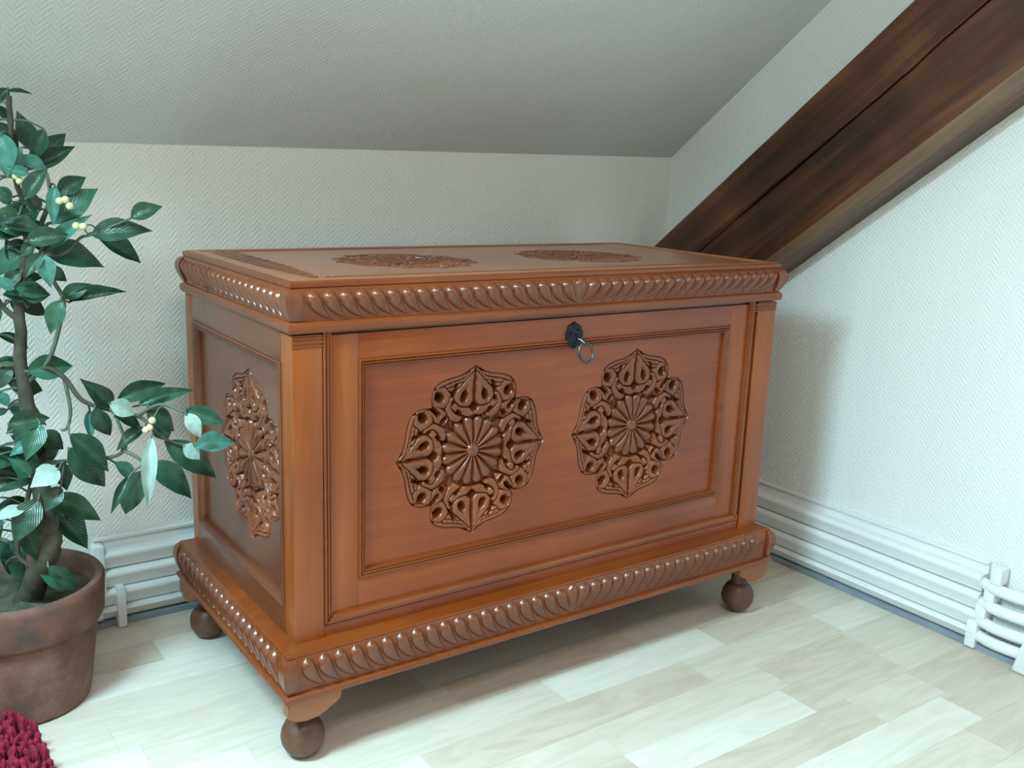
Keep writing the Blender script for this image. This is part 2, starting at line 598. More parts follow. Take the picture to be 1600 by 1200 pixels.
# ------------------------------------------------------------------ old timber beam leaning along the right wall
bt = Vector((0, -0.8077, 0.5896))           # along the beam (slope -0.73)
bn = Vector((0, 0.5896, 0.8077))            # up across the face
# section measured as c = z + 0.73*y ; distance across = c*0.8077
nS = 220
L0, L1 = -0.20, 2.2
DARKX = 1.18
sec_n = 34
bm = bmesh.new()
rings = []
for i in range(nS + 1):
    s = L0 + (L1 - L0) * i / nS
    yy = s * bt.y + 0.48
    topc = 1.1485 - 0.050 * yy + 0.0012 * noise.noise((s * 6, 1, 2))
    lowc = 0.845 + 0.0025 * noise.noise((s * 5, 5, 2))
    crackc = 1.012 - 0.028 * yy + 0.007 * noise.noise((s * 3.0, 0, 7)) + 0.0025 * noise.noise((s * 16.0, 0, 3))
    cw = 0.0032 * (0.55 + 0.45 * noise.noise((s * 4.0, 3, 3))) + 0.0012
    cd = 0.022 * max(0.10, min(1.0, 0.62 + 0.9 * noise.noise((s * 3.3, 9, 1))))
    prof = []
    prof.append((XR + 0.0, topc + 0.004))
    prof.append((DARKX + 0.02, topc))
    prof.append((DARKX + 0.004, topc - 0.008))
    cs = list(np.linspace(topc - 0.016, crackc + 0.012, 9)) + [crackc + cw * 1.8, crackc + cw, crackc, crackc - cw, crackc - cw * 1.8] + list(np.linspace(crackc - 0.012, lowc + 0.006, 12))
    for k, c in enumerate(cs):
        x = DARKX + 0.0030 * noise.noise((s * 4.0, c * 26, 0)) + 0.0012 * noise.noise((s * 9.0, c * 90, 4))
        if k == 11:
            x += cd
        elif k in (10, 12):
            x += cd * 0.12
        prof.append((x, c))
    prof.append((DARKX + 0.004, lowc))
    prof.append((DARKX + 0.018 + 0.003 * noise.noise((s * 6, 2, 2)), lowc - 0.009))
    prof.append((DARKX + 0.036, lowc - 0.016))
    prof.append((DARKX + 0.046, lowc - 0.0165))
    prof.append((XR + 0.0, 0.8325))
    ring = []
    for x, c in prof:
        w = c * 0.8077
        s0 = -(0.6185 - w * 0.5896) / 0.8077          # the foot of the beam is cut flush with the knee wall
        sk = s0 + (L1 - s0) * i / nS
        ring.append(bm.verts.new((x, -sk, w)))
    rings.append(ring)
for a, b in zip(rings[:-1], rings[1:]):
    n = len(a)
    for k in range(n):
        bm.faces.new((a[k], a[(k + 1) % n], b[(k + 1) % n], b[k]))
bm.faces.new(rings[0])
bm.faces.new(rings[-1][::-1])
npf = len(rings[0])
bm.faces.ensure_lookup_table()
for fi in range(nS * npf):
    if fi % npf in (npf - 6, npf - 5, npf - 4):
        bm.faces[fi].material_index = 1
beam_me = to_mesh(bm, 'timber_beam', True, 32)
# local (x, s, w) -> world x, y = s*bt.y + w*bn.y, z = s*bt.z + w*bn.z  (w measured along the normal)
BW = Matrix(((1, 0, 0, 0), (0, -bt.y, bn.y, 0), (0, -bt.z, bn.z, 0), (0, 0, 0, 1)))
beam_me.materials.append(M_BEAM)
beam_me.materials.append(wood('pale_beam_edge', (0.075, 0.036, 0.018), (0.165, 0.092, 0.053), (0.28, 0.185, 0.125), 1, 0.5, scale=0.7, spread=0.3, bump=0.4))  # lower edge of the beam in a paler wood tone
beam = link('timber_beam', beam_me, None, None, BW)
tag(beam, 'dark brown old timber roof beam with a long split, sloping down the right wall behind the chest', 'beam')

# ------------------------------------------------------------------ carved chest
CW, CD = 1.0, 0.48
chest = thing('carved_chest', (0.5, 0.24, 0), 'reddish brown carved wooden chest with rosette medallions standing on ball feet', 'chest')

# carcass behind the frames
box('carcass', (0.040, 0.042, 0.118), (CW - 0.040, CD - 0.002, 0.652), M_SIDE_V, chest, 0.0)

# corner posts
PW = 0.046
for (x0, x1, y0, y1) in ((0, PW, 0, 0.040), (CW - PW - 0.006, CW, 0, 0.040), (0, PW, CD - 0.040, CD), (CW - PW, CW, CD - 0.040, CD)):
    box('corner_post', (x0, y0, 0.188), (x1, y1, 0.655), M_FRONT_V, chest, 0.002)

# lid and base mouldings -------------------------------------------------
def ring_corners(o, z):
    return ((-o, -o, z), (CW + o, -o, z), (CW + o, CD + o, z), (-o, CD + o, z))


lid_prof = [(-0.030, 0.7285), (-0.003, 0.7294), (0.0, 0.7288), (0.0012, 0.7270), (0.0012, 0.7215), (0.0000, 0.7200), (0.0020, 0.7186), (0.0042, 0.7160), (0.0056, 0.7120), (0.0062, 0.7060),
            (0.0055, 0.6990), (0.0040, 0.6920), (0.0018, 0.6850), (0.0004, 0.6790), (0.0005, 0.6745), (0.0040, 0.6728), (0.0062, 0.6700), (0.0070, 0.6655), (0.0060, 0.6605), (0.0035, 0.6575), (-0.012, 0.6565)]
base_prof = [(-0.020, 0.1950), (0.002, 0.1940), (0.0170, 0.1885), (0.0200, 0.1872), (0.0210, 0.1855), (0.0205, 0.1838), (0.0212, 0.1822), (0.0228, 0.1800), (0.0240, 0.1750), (0.0248, 0.1690),
             (0.0250, 0.1620), (0.0244, 0.1540), (0.0230, 0.1450), (0.0215, 0.1360), (0.0208, 0.1300), (0.0208, 0.1275), (0.0250, 0.1262), (0.0278, 0.1232), (0.0284, 0.1195), (0.0270, 0.1165), (0.0240, 0.1155), (-0.06, 0.1150)]
lid_m = link('lid_moulding', rect_sweep('lid_moulding', ring_corners, lid_prof), M_TRIM, chest)
base_m = link('base_moulding', rect_sweep('base_moulding', ring_corners, base_prof), M_TRIM, chest)
box('bottom_board', (0.01, 0.01, 0.108), (CW - 0.01, CD - 0.01, 0.1135), M_TRIM, chest, 0.0)


def prof_at(prof, z):
    best = [(zz, o) for o, zz in prof]
    for (z1, o1), (z2, o2) in zip(best[:-1], best[1:]):
        if z2 <= z <= z1 and z1 - z2 > 1e-9 and o1 > -0.01 and o2 > -0.01:
            return o2 + (o1 - o2) * (z - z2) / (z1 - z2)
    return 0.0


def gadroon(name, prof, zh, zl, pitch, mirror, rise):
    """comma-shaped carved lobe: round head at zh, tail sweeping sideways to zl; local x along, -y out, z absolute"""
    nu, nv = 13, 9
    V, F = [], []
    for i in range(nu):
        t = i / (nu - 1)
        z = zh - (zh - zl) * (1 - (1 - t) ** 1.25)
        xc = pitch * (0.02 + 1.25 * t ** 2.1)
        wdt = pitch * 0.485 * (math.sqrt(max(0.0, 1 - (1 - min(1, t / 0.30)) ** 2)) if t < 0.30 else (1 - ((t - 0.30) / 0.70) ** 1.5) * 0.97 + 0.03)
        hh = rise * (math.sqrt(max(0.0, 1 - (1 - min(1, t / 0.26)) ** 2)) if t < 0.26 else 1 - 0.72 * ((t - 0.26) / 0.74))
        for j in range(nv):
            q = -1 + 2 * j / (nv - 1)
            # asymmetric: steep on the head side, sloping into the tail side
            prof_h = (1 - abs(q) ** 2.4) ** 0.75
            x = xc + q * wdt
            zz = z + q * wdt * 0.55 * t
            o = prof_at(prof, min(max(zz, zl - 0.003), zh + 0.004)) - 0.0015 + hh * prof_h
            V.append(((-x if mirror else x), -o, zz))
    for i in range(nu - 1):
        for j in range(nv - 1):
            a = i * nv + j
            f = (a, a + nv, a + nv + 1, a + 1)
            F.append(f if not mirror else f[::-1])
    return mesh_np(name, V, F, True, 70)


GL = [gadroon('gadroon', lid_prof, 0.7180, 0.6765, 0.0246, m, 0.0098) for m in (False, True)]
GB = [gadroon('gadroon', base_prof, 0.1830, 0.1310, 0.0260, m, 0.0098) for m in (False, True)]
for g in GL + GB:
    g.materials.append(M_GAD)


def run_gadroons(parent, meshes, pitch, first, cx, length_end):
    x = first
    while x < cx - pitch * 0.55:
        link('gadroon', meshes[0], None, parent, Matrix.Translation((x, 0, 0)))
        x += pitch
    x = cx + (cx - (x - pitch)) - pitch * 0.0
    while x < length_end:
        link('gadroon', meshes[1], None, parent, Matrix.Translation((x, 0, 0)))
        x += pitch


run_gadroons(lid_m, GL, 0.0246, 0.029, 0.502, CW - 0.022)
run_gadroons(base_m, GB, 0.0260, 0.007, 0.503, CW - 0.002)
RL = Matrix.Rotation(-math.pi / 2, 4, 'Z')
RR = Matrix.Translation((CW, 0, 0)) @ Matrix.Rotation(math.pi / 2, 4, 'Z')
for k in range(18):
    y = 0.452 - k * 0.0246
    link('gadroon', GL[0], None, lid_m, Matrix.Translation((0, y, 0)) @ RL)
    link('gadroon', GL[1], None, lid_m, Matrix.Translation((CW, y, 0)) @ RR @ Matrix.Translation((0, 0, 0)) if False else Matrix.Translation((CW, y, 0)) @ Matrix.Rotation(math.pi / 2, 4, 'Z'))
for k in range(18):
    y = 0.470 - k * 0.0260
    link('gadroon', GB[0], None, base_m, Matrix.Translation((0, y, 0)) @ RL)
    link('gadroon', GB[1], None, base_m, Matrix.Translation((CW, y, 0)) @ Matrix.Rotation(math.pi / 2, 4, 'Z'))


# plain corner blocks and centre blocks of the mouldings
def corner_block(parent, prof, zt, zb, extra, size):
    for (sx, sy) in ((0, 0), (1, 0), (0, 1), (1, 1)):
        zs = [zt - (zt - zb) * i / 12 for i in range(13)]
        bm = bmesh.new()
        rg = []
        for i, z in enumerate(zs):
            e = extra * math.sin(math.pi * min(1, max(0, (i + 0.6) / 13))) ** 0.5
            o = prof_at(prof, z) + e
            x0, x1 = (-o, size) if sx == 0 else (CW - size, CW + o)
            y0, y1 = (-o, size) if sy == 0 else (CD - size, CD + o)
            rg.append([bm.verts.new(p) for p in ((x0, y0, z), (x1, y0, z), (x1, y1, z), (x0, y1, z))])
        for a, b in zip(rg[:-1], rg[1:]):
            for k in range(4):
                bm.faces.new((a[k], a[(k + 1) % 4], b[(k + 1) % 4], b[k]))
        bm.faces.new(rg[0])
        bm.faces.new(rg[-1][::-1])
        link('corner_block', to_mesh(bm, 'corner_block', True, 40), M_GAD, parent)


corner_block(lid_m, lid_prof, 0.7188, 0.6755, 0.0064, 0.012)
corner_block(base_m, base_prof, 0.1835, 0.1285, 0.0064, -0.010)


def centre_block(parent, prof, zt, zb, cx, hw):
    bm = bmesh.new()
    rg = []
    for i in range(13):
        t = i / 12
        z = zt - (zt - zb) * t
        w = hw * (math.sin(math.pi * min(1, t * 1.6 + 0.12)) if t < 0.3 else 1 - 0.55 * (t - 0.3))
        row = []
        for j in range(9):
            q = -1 + 2 * j / 8
            row.append(bm.verts.new((cx + q * max(w, 0.001), -(prof_at(prof, z) - 0.001 + 0.0075 * (1 - abs(q) ** 3) * (1 - 0.5 * t)), z)))
        rg.append(row)
    for a, b in zip(rg[:-1], rg[1:]):
        for k in range(8):
            bm.faces.new((a[k], a[k + 1], b[k + 1], b[k]))
    link('centre_leaf', to_mesh(bm, 'centre_leaf', True, 60), M_GAD, parent)


centre_block(lid_m, lid_prof, 0.7180, 0.677, 0.502, 0.0125)
centre_block(base_m, base_prof, 0.1825, 0.132, 0.503, 0.0125)

# ---------------------------------------------------------------- carved medallion (unit radius 1, relief in metres/R)
OUT_PTS = [(0, 1.0), (3, .968), (7, .935), (13, .918), (20, .935), (27, .955), (32, .955), (37, .925), (41, .865), (43.5, .815), (45, .795)]


def outline_r(th):
    a = np.degrees(np.abs((th + np.pi / 4) % (np.pi / 2) - np.pi / 4))
    return np.interp(a, [p[0] for p in OUT_PTS], [p[1] for p in OUT_PTS])


def seg_d(p, q, pts):
    """distance from points (p,q) to a polyline, and parameter 0..1 along it"""
    best = np.full(p.shape, 9.0)
    par = np.zeros(p.shape)
    n = len(pts) - 1
    for i in range(n):
        ax, ay = pts[i]
        bx, by = pts[i + 1]
        dx, dy = bx - ax, by - ay
        t = np.clip(((p - ax) * dx + (q - ay) * dy) / (dx * dx + dy * dy + 1e-12), 0, 1)
        d = np.hypot(p - ax - t * dx, q - ay - t * dy)
        m = d < best
        best = np.where(m, d, best)
        par = np.where(m, (i + t) / n, par)
    return best, par


def sstep(a, b, x):
    t = np.clip((x - a) / (b - a), 0, 1)
    return t * t * (3 - 2 * t)


def relief(X, Y, rho):
    """rho = radius / outline radius. Returns height."""
    th = np.arctan2(Y, X)
    r = np.hypot(X, Y)
    k = np.round(th / (np.pi / 2))
    a = th - k * np.pi / 2
    p, q0 = r * np.cos(a), r * np.sin(a)
    q = np.abs(q0)
    dr = 1 - rho
    circ = [(.665 + .098 * math.cos(u), .455 + .098 * math.sin(u)) for u in np.linspace(0, 2 * math.pi, 17)]
    strokes = [([(.915, .060), (.842, .14), (.812, .23), (.795, .31), (.785, .36)], .044),
               (circ, .046),
               ([(.90, .025), (.80, .058), (.70, .068), (.60, .062), (.555, .10), (.565, .18), (.62, .22), (.69, .205), (.77, .145), (.88, .05)], .038),
               ([(.43, .045), (.48, .11), (.50, .20), (.545, .28)], .046),
               ([(.68, .665), (.63, .575), (.55, .485), (.47, .41), (.41, .385)], .040),
               ([(.62, .315), (.555, .345), (.49, .325), (.43, .28), (.40, .21)], .040),
               ([(.80, .185), (.755, .27), (.745, .335)], .032),
               ([(.76, .60), (.70, .62), (.66, .60), (.60, .545)], .030)]
    D1 = np.abs(dr - 0.042) / 0.042
    D2 = np.full(X.shape, 9.0)
    for pts, w in strokes:
        d, _ = seg_d(p, q, pts)
        d = d / w
        D2 = np.minimum(D2, np.maximum(D1, d))
        D1 = np.minimum(D1, d)
    ratio = D1 / np.maximum(D2, 1e-6)
    h = 0.004 - 0.016 * np.clip(D1, 0, 1.2) ** 2 - 0.050 * sstep(0.62, 0.97, ratio) - 0.060 * sstep(1.05, 1.6, D1)

    def cut(pts, w, depth, taper=0.0):
        nonlocal h
        d, t = seg_d(p, q, pts)
        ww = w * (1 - taper * t)
        h = h - depth * (1 - sstep(0.45, 1.0, d / ww))
    cut([(.655, .445), (.672, .462)], .056, .17)            # scroll eye
    cut([(.665, .130), (.620, .150)], .048, .16)            # teardrop eye
    cut([(.47, .47), (.60, .60)], .036, .15, 0.35)         # diagonal slit
    cut([(.97, .0), (.80, .010)], .018, .05)
    cut([(.545, .0), (.50, .01)], .040, .11)
    cut([(.455, .195), (.475, .215)], .034, .12)
    cut([(.79, .235), (.71, .275)], .024, .10)
    cut([(.42, .385), (.40, .40)], .036, .11)
    cut([(.585, .285), (.60, .275)], .030, .10)
    # hatching on the wings and tails
    hat = 0.5 + 0.5 * np.sin((p * 0.5 + q) * 135)
    h = h - 0.013 * hat * (1 - sstep(.020, .036, seg_d(p, q, [(.842, .14), (.795, .31)])[0]))
    h = h - 0.010 * hat * (1 - sstep(.02, .04, seg_d(p, q, [(.48, .11), (.51, .21)])[0]))
    # rim groove and merge to the panel face
    h = h * sstep(0.0, 0.020, dr) - 0.020 * np.exp(-((dr - 0.012) / 0.007) ** 2)
    # sunk ground below the rosette
    h = np.where(r < 0.425, np.minimum(h, -0.085), h)
    return np.clip(h, -0.19, 0.03)


def polar_mesh(name, R, nt=560, nr=92):
    th = np.linspace(0, 2 * np.pi, nt, endpoint=False)
    rr = np.concatenate([[0.25], np.linspace(0.40, 0.90, nr - 22), np.linspace(0.905, 1.0, 21)])
    T, Q = np.meshgrid(th, rr)
    rad = Q * outline_r(T)
    X, Y = rad * np.cos(T), rad * np.sin(T)
    H = relief(X, Y, Q)
    H[-1, :] = 0.0
    V = np.stack([X * R, Y * R, H * R * 0.85], -1).reshape(-1, 3)
    # skirt under the panel
    sk = np.stack([X[-1] * R * 1.012, Y[-1] * R * 1.012, np.full(nt, -0.0006)], -1)
    V = np.concatenate([V, sk, [[0, 0, -0.065 * R * 0.85]]])
    n = len(rr) + 1
    idx = np.arange(nt)
    F = []
    for i in range(n - 1):
        a = i * nt + idx
        b = i * nt + (idx + 1) % nt
        F.append(np.stack([a, b, b + nt, a + nt], -1)[:, ::-1])
    F = np.concatenate(F)
    cidx = n * nt
    tri = [(int((k + 1) % nt), int(k), cidx)[::-1] for k in range(nt)]
    me = bpy.data.meshes.new(name)
    me.from_pydata(V.tolist(), [], [tuple(f) for f in F.tolist()] + tri)
    finish(me, True, 60)
    return me


MR = 0.1415
bmz = polar_mesh('carved_medallion', MR)
bmz.materials.append(M_CARVE)


def petal_mesh(R, n=16):
    """one wedge-shaped petal with rounded end along +x"""
    half = math.pi / n
    nu, nv = 12, 9
    V, F = [], []
    for i in range(nu):
        t = i / (nu - 1)
        r = 0.050 + 0.370 * t
        tp = 1.0 if t < 0.84 else math.sqrt(max(0.0, 1 - ((t - 0.84) / 0.16) ** 2)) * 0.96 + 0.04
        for j in range(nv):
            q = -1 + 2 * j / (nv - 1)
            a = q * half * (0.42 + 0.58 * tp)
            rr = r - (0.030 * abs(q) ** 2.2 * t)
            hgt = -0.036 + (0.040 + 0.012 * math.sin(math.pi * t)) * (1 - abs(q) ** 2.2) * (0.35 + 0.65 * tp) - 0.016 * (1 - t) - (0.05 if i == nu - 1 else 0)
            V.append((rr * math.cos(a) * R, rr * math.sin(a) * R, hgt * R))
    for i in range(nu - 1):
        for j in range(nv - 1):
            a = i * nv + j
            F.append((a, a + nv, a + nv + 1, a + 1))
    return mesh_np('petal', V, F, True, 70)


petal_me = petal_mesh(MR)
petal_me.materials.append(M_GAD)
boss_me = lathe('rosette_centre', [(0.0, 0.020 * MR), (0.045 * MR, 0.014 * MR), (0.075 * MR, -0.006 * MR), (0.09 * MR, -0.045 * MR)], 20)
boss_me.materials.append(M_GAD)
NPET = 16


def medallion(world, scale=1.0):
    Wm = world @ Matrix.Scale(scale, 4)
    m = link('carved_medallion', bmz, None, chest, Wm)
    link('rosette_centre', boss_me, None, m, Wm)
    for k in range(NPET):
        link('petal', petal_me, None, m, Wm @ Matrix.Rotation(2 * math.pi * (k + 0.5) / NPET, 4, 'Z'))
    return m


FR_ = Matrix.Rotation(math.pi / 2, 4, 'X')
LS_ = Matrix(((0, 0, -1, 0), (-1, 0, 0, 0), (0, 1, 0, 0), (0, 0, 0, 1)))
RS_ = Matrix(((0, 0, 1, 0), (1, 0, 0, 0), (0, 1, 0, 0), (0, 0, 0, 1)))


def holed_panel(name, x0, x1, y0, y1, holes, mat, world):
    """flat panel in local xy with lobed openings (cx, cy, R)"""
    bm = bmesh.new()
    edges = []

    def loop(pts):
        vs = [bm.verts.new((x, y, 0)) for x, y in pts]
        for i in range(len(vs)):
            edges.append(bm.edges.new((vs[i], vs[(i + 1) % len(vs)])))
    loop([(x0, y0), (x1, y0), (x1, y1), (x0, y1)])
    th = np.linspace(0, 2 * np.pi, 280, endpoint=False)
    for (cx, cy, R) in holes:
        rr = outline_r(th) * R
        loop([(cx + r * math.cos(t), cy + r * math.sin(t)) for r, t in zip(rr, th)])
    bmesh.ops.triangle_fill(bm, use_beauty=True, use_dissolve=False, edges=edges)
    # drop faces inside the openings
    kill = []
    for f in bm.faces:
        c = f.calc_center_median()
        for (cx, cy, R) in holes:
            dx, dy = c.x - cx, c.y - cy
            if math.hypot(dx, dy) < float(outline_r(np.array([math.atan2(dy, dx)]))[0]) * R * 0.995:
                kill.append(f)
                break
    bmesh.ops.delete(bm, geom=kill, context='FACES_ONLY')
    for f in bm.faces:
        if f.normal.z < 0:
            f.normal_flip()
    me = bpy.data.meshes.new(name)
    bm.to_mesh(me)
    bm.free()
    return link(name, me, mat, chest, world)


# ---------------------------------------------------------------- front
# fall-front door: stiles and rails, moulding, panel
DX0, DX1, DZ0, DZ1 = 0.057, 0.929, 0.222, 0.652
PX0, PX1, PZ0, PZ1 = 0.104, 0.880, 0.274, 0.614
yf = 0.0045
box('door_stile', (DX0, yf, DZ0), (PX0, yf + 0.02, DZ1), M_FRONT_V, chest, 0.001)
box('door_stile', (PX1, yf, DZ0), (DX1, yf + 0.02, DZ1), M_FRONT_V, chest, 0.001)
box('door_rail', (PX0, yf, PZ1), (PX1, yf + 0.02, DZ1), M_FRONT_H, chest, 0.0006)
box('door_rail', (PX0, yf, DZ0), (PX1, yf + 0.02, PZ0), M_FRONT_H, chest, 0.0006)


def xz_corners(x0, x1, z0, z1, base):
    return lambda o, n: ((x0 - o, base - n, z0 - o), (x1 + o, base - n, z0 - o), (x1 + o, base - n, z1 + o), (x0 - o, base - n, z1 + o))


reed = [(0.0, -0.008), (0.0, 0.0010), (-0.0012, 0.0028), (-0.0030, 0.0030), (-0.0042, 0.0016), (-0.0046, 0.0004), (-0.0058, 0.0022), (-0.0072, 0.0024), (-0.0084, 0.0010), (-0.0088, -0.0006), (-0.0100, 0.0008), (-0.0112, 0.0004),
        (-0.0124, -0.0020), (-0.0130, -0.0070), (-0.0130, -0.0090)]
link('panel_moulding', rect_sweep('panel_moulding', xz_corners(PX0, PX1, PZ0, PZ1, yf), reed), M_TRIM, chest)
MC = [(0.311, 0.445), (0.652, 0.445)]
yp = yf + 0.0075
holed_panel('door_panel', PX0 + 0.006, PX1 - 0.006, PZ0 + 0.006, PZ1 - 0.006, [(cx, cz, MR) for cx, cz in MC], M_FRONT_H, Matrix.Translation((0, yp, 0)) @ FR_)
for cx, cz in MC:
    medallion(Matrix.Translation((cx, yp, cz)) @ FR_)
# trim round the door and across the heads of the posts
trim = [(0.010, -0.006), (0.010, 0.0010), (0.0088, 0.0024), (0.0070, 0.0026), (0.0056, 0.0012), (0.0050, 0.0002), (0.0040, 0.0016), (0.0026, 0.0020), (0.0010, 0.0010), (0.0006, -0.0004), (-0.0006, 0.0010), (-0.0022, 0.0006), (-0.0030, -0.006)]
link('door_trim', rect_sweep('door_trim', xz_corners(DX0, DX1, DZ0 + 0.002, DZ1 + 0.02, 0.001), trim, sides=(0, 1, 3)), M_TRIM, chest)
sillp = [(0.012, -0.006), (0.012, 0.001), (0.008, 0.005), (0.003, 0.0055), (-0.002, 0.003), (-0.004, -0.001), (-0.004, -0.006)]
link('door_sill', rect_sweep('door_sill', xz_corners(DX0, DX1, DZ0 + 0.002, DZ1, 0.0015), sillp, sides=(0,)), M_TRIM, chest)
for (x0, x1) in ((0.001, DX0 - 0.010), (DX1 + 0.010, CW - 0.001)):
    for i, (z, r) in enumerate(((0.6505, 0.0026), (0.6440, 0.0026), (0.6385, 0.0020))):
        link('reeded_head', tube('reeded_head', [(x0, 0.0005, z), (x1, 0.0005, z)], [r, r], 10), M_TRIM, chest)
# bottom rail of the carcass between sill and base
box('bottom_rail', (PW, 0.003, 0.190), (CW - PW, 0.03, 0.224), M_FRONT_H, chest, 0.001)
box('top_rail', (PW, 0.010, 0.6525), (CW - PW, 0.03, 0.662), M_TRIM, chest, 0.0)

# lock: black domed escutcheon with keyhole slot, key stem and ring
LK = Vector((0.499, yf, 0.6215))
es = lathe('escutcheon', [(0.0, 0.013), (0.006, 0.0128), (0.010, 0.0105), (0.0125, 0.0068), (0.0165, 0.0055), (0.019, 0.0035), (0.0195, 0.0)], 8)
esc = link('escutcheon', es, M_IRON, chest, Matrix.Translation(LK) @ FR_ @ Matrix.Diagonal((0.92, 1.18, 1, 1)))
esc['label'] = 'black iron escutcheon of the lock'
lip = link('keyhole_cover', tube('keyhole_cover', [LK + Vector((-0.009, -0.011, 0.007)), LK + Vector((0, -0.0165, 0.0078)), LK + Vector((0.009, -0.011, 0.007))], [0.0022, 0.0032, 0.0022], 8), M_IRON, chest)
link('key_stem', tube('key_stem', [LK + Vector((0.0, -0.004, -0.003)), LK + Vector((0.003, -0.018, -0.006)), LK + Vector((0.006, -0.024, -0.011))], [0.0036, 0.0036, 0.0032], 10), M_STEEL, chest)
bm = bmesh.new()
RC = LK + Vector((0.009, -0.024, -0.026))
ringv = []
for i in range(28):
    a = 2 * math.pi * i / 28
    c = RC + Vector((math.cos(a) * 0.0145, math.sin(a) * 0.004, math.sin(a) * 0.0165))
    u = Vector((math.cos(a), 0, math.sin(a)))
    ringv.append([bm.verts.new(c + u * 0.0021 * math.cos(b) + Vector((0, 1, 0)) * 0.0021 * math.sin(b)) for b in [2 * math.pi * k / 8 for k in range(8)]])
for i in range(28):
    a, b = ringv[i], ringv[(i + 1) % 28]
    for k in range(8):
        bm.faces.new((a[k], a[(k + 1) % 8], b[(k + 1) % 8], b[k]))
kr = link('pull_ring', to_mesh(bm, 'pull_ring', True, 80), M_STEEL, chest)
kr['label'] = 'grey steel pull ring hanging at the lock'

# ---------------------------------------------------------------- sides
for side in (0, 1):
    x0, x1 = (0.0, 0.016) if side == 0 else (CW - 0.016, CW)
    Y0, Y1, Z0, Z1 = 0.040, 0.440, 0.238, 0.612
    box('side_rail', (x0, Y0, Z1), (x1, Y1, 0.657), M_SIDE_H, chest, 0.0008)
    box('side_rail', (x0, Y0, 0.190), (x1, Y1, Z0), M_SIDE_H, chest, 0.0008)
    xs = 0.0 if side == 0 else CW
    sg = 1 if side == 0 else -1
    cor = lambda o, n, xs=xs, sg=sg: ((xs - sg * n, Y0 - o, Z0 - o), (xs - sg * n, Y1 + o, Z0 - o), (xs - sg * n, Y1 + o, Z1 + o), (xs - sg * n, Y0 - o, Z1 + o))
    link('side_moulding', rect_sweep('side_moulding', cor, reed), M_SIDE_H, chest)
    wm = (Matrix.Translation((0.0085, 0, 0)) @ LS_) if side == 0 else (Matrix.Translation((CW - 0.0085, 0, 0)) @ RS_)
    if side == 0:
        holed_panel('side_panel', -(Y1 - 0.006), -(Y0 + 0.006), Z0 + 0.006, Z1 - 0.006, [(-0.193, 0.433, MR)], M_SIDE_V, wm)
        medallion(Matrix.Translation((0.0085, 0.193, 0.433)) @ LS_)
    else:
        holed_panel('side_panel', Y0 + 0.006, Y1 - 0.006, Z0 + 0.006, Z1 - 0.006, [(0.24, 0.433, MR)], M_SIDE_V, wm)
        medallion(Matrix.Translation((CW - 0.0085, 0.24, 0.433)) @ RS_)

# ---------------------------------------------------------------- lid top
zl = 0.7288
LR = 0.131
lid_h = [(0.303, 0.228, LR), (0.683, 0.228, LR)]
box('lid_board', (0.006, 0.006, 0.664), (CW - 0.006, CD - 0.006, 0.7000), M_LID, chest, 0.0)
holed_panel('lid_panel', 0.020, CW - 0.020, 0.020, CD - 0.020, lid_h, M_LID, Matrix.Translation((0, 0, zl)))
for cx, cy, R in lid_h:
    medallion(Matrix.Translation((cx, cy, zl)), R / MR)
# flat border of the lid, a hair proud, with a beaded line inside it
border = [(0.0, 0.0), (0.0, 0.0012), (-0.0010, 0.0018), (-0.0150, 0.0018), (-0.0160, 0.0010), (-0.0165, 0.0)]
bcor = lambda o, n: ((0.004 - o, 0.004 - o, zl + n), (CW - 0.004 + o, 0.004 - o, zl + n), (CW - 0.004 + o, CD - 0.004 + o, zl + n), (0.004 - o, CD - 0.004 + o, zl + n))
link('lid_border', rect_sweep('lid_border', bcor, border), M_LID, chest)
# rope line along the front and back of the lid top
for yy in (0.040, CD - 0.032):
    n = 150
    V, F = [], []
    for i in range(n * 4 + 1):
        x = 0.07 + (CW - 0.14) * i / (n * 4)
        hgt = 0.0007 + 0.0011 * abs(math.sin(math.pi * i / 4))
        V += [(x, yy - 0.003, zl), (x, yy, zl + hgt), (x, yy + 0.003, zl)]
    for i in range(n * 4):
        a = i * 3
        F += [(a, a + 3, a + 4, a + 1), (a + 1, a + 4, a + 5, a + 2)]
    link('beaded_line', mesh_np('beaded_line', V, F, True, 50), M_CARVE, chest)


# leaf-shaped carved strip along the ends of the lid
def carved_strip(xc, y0, y1, wmax):
    nu, nv = 220, 26
    u = np.linspace(0, 1, nu)
    v = np.linspace(-1, 1, nv)
    U, Vv = np.meshgrid(u, v, indexing='ij')
    wid = wmax * (0.10 + 0.90 * np.clip((U - 0.0) / 0.42, 0, 1) ** 0.8 * np.where(U > 0.93, np.sqrt(np.clip(1 - ((U - 0.93) / 0.07) ** 2, 0, 1)) * 0.8 + 0.2, 1))
    X = xc + Vv * wid / 2
    Y = y0 + (y1 - y0) * U
    s = (y1 - y0) * U / 0.034
    ph = s * np.pi
    h = 0.0034 * np.abs(np.sin(ph + 1.3 * np.abs(Vv))) + 0.0018 * np.cos(Vv * 9 + ph * 2) - 0.0030 * np.exp(-((Vv - 0.45 * np.sin(ph)) / 0.16) ** 2) + 0.0008
    h = h * np.clip((1 - np.abs(Vv)) / 0.15, 0, 1)
    h = np.clip(h * 0.45, 0.00030, 0.0022)
    P = np.stack([X, Y, zl + h], -1).reshape(-1, 3)
    F = [(i * nv + j, (i + 1) * nv + j, (i + 1) * nv + j + 1, i * nv + j + 1) for i in range(nu - 1) for j in range(nv - 1)]
    link('carved_strip', mesh_np('carved_strip', P, F, True, 60), M_CARVE, chest)


carved_strip(0.056, 0.040, 0.455, 0.046)

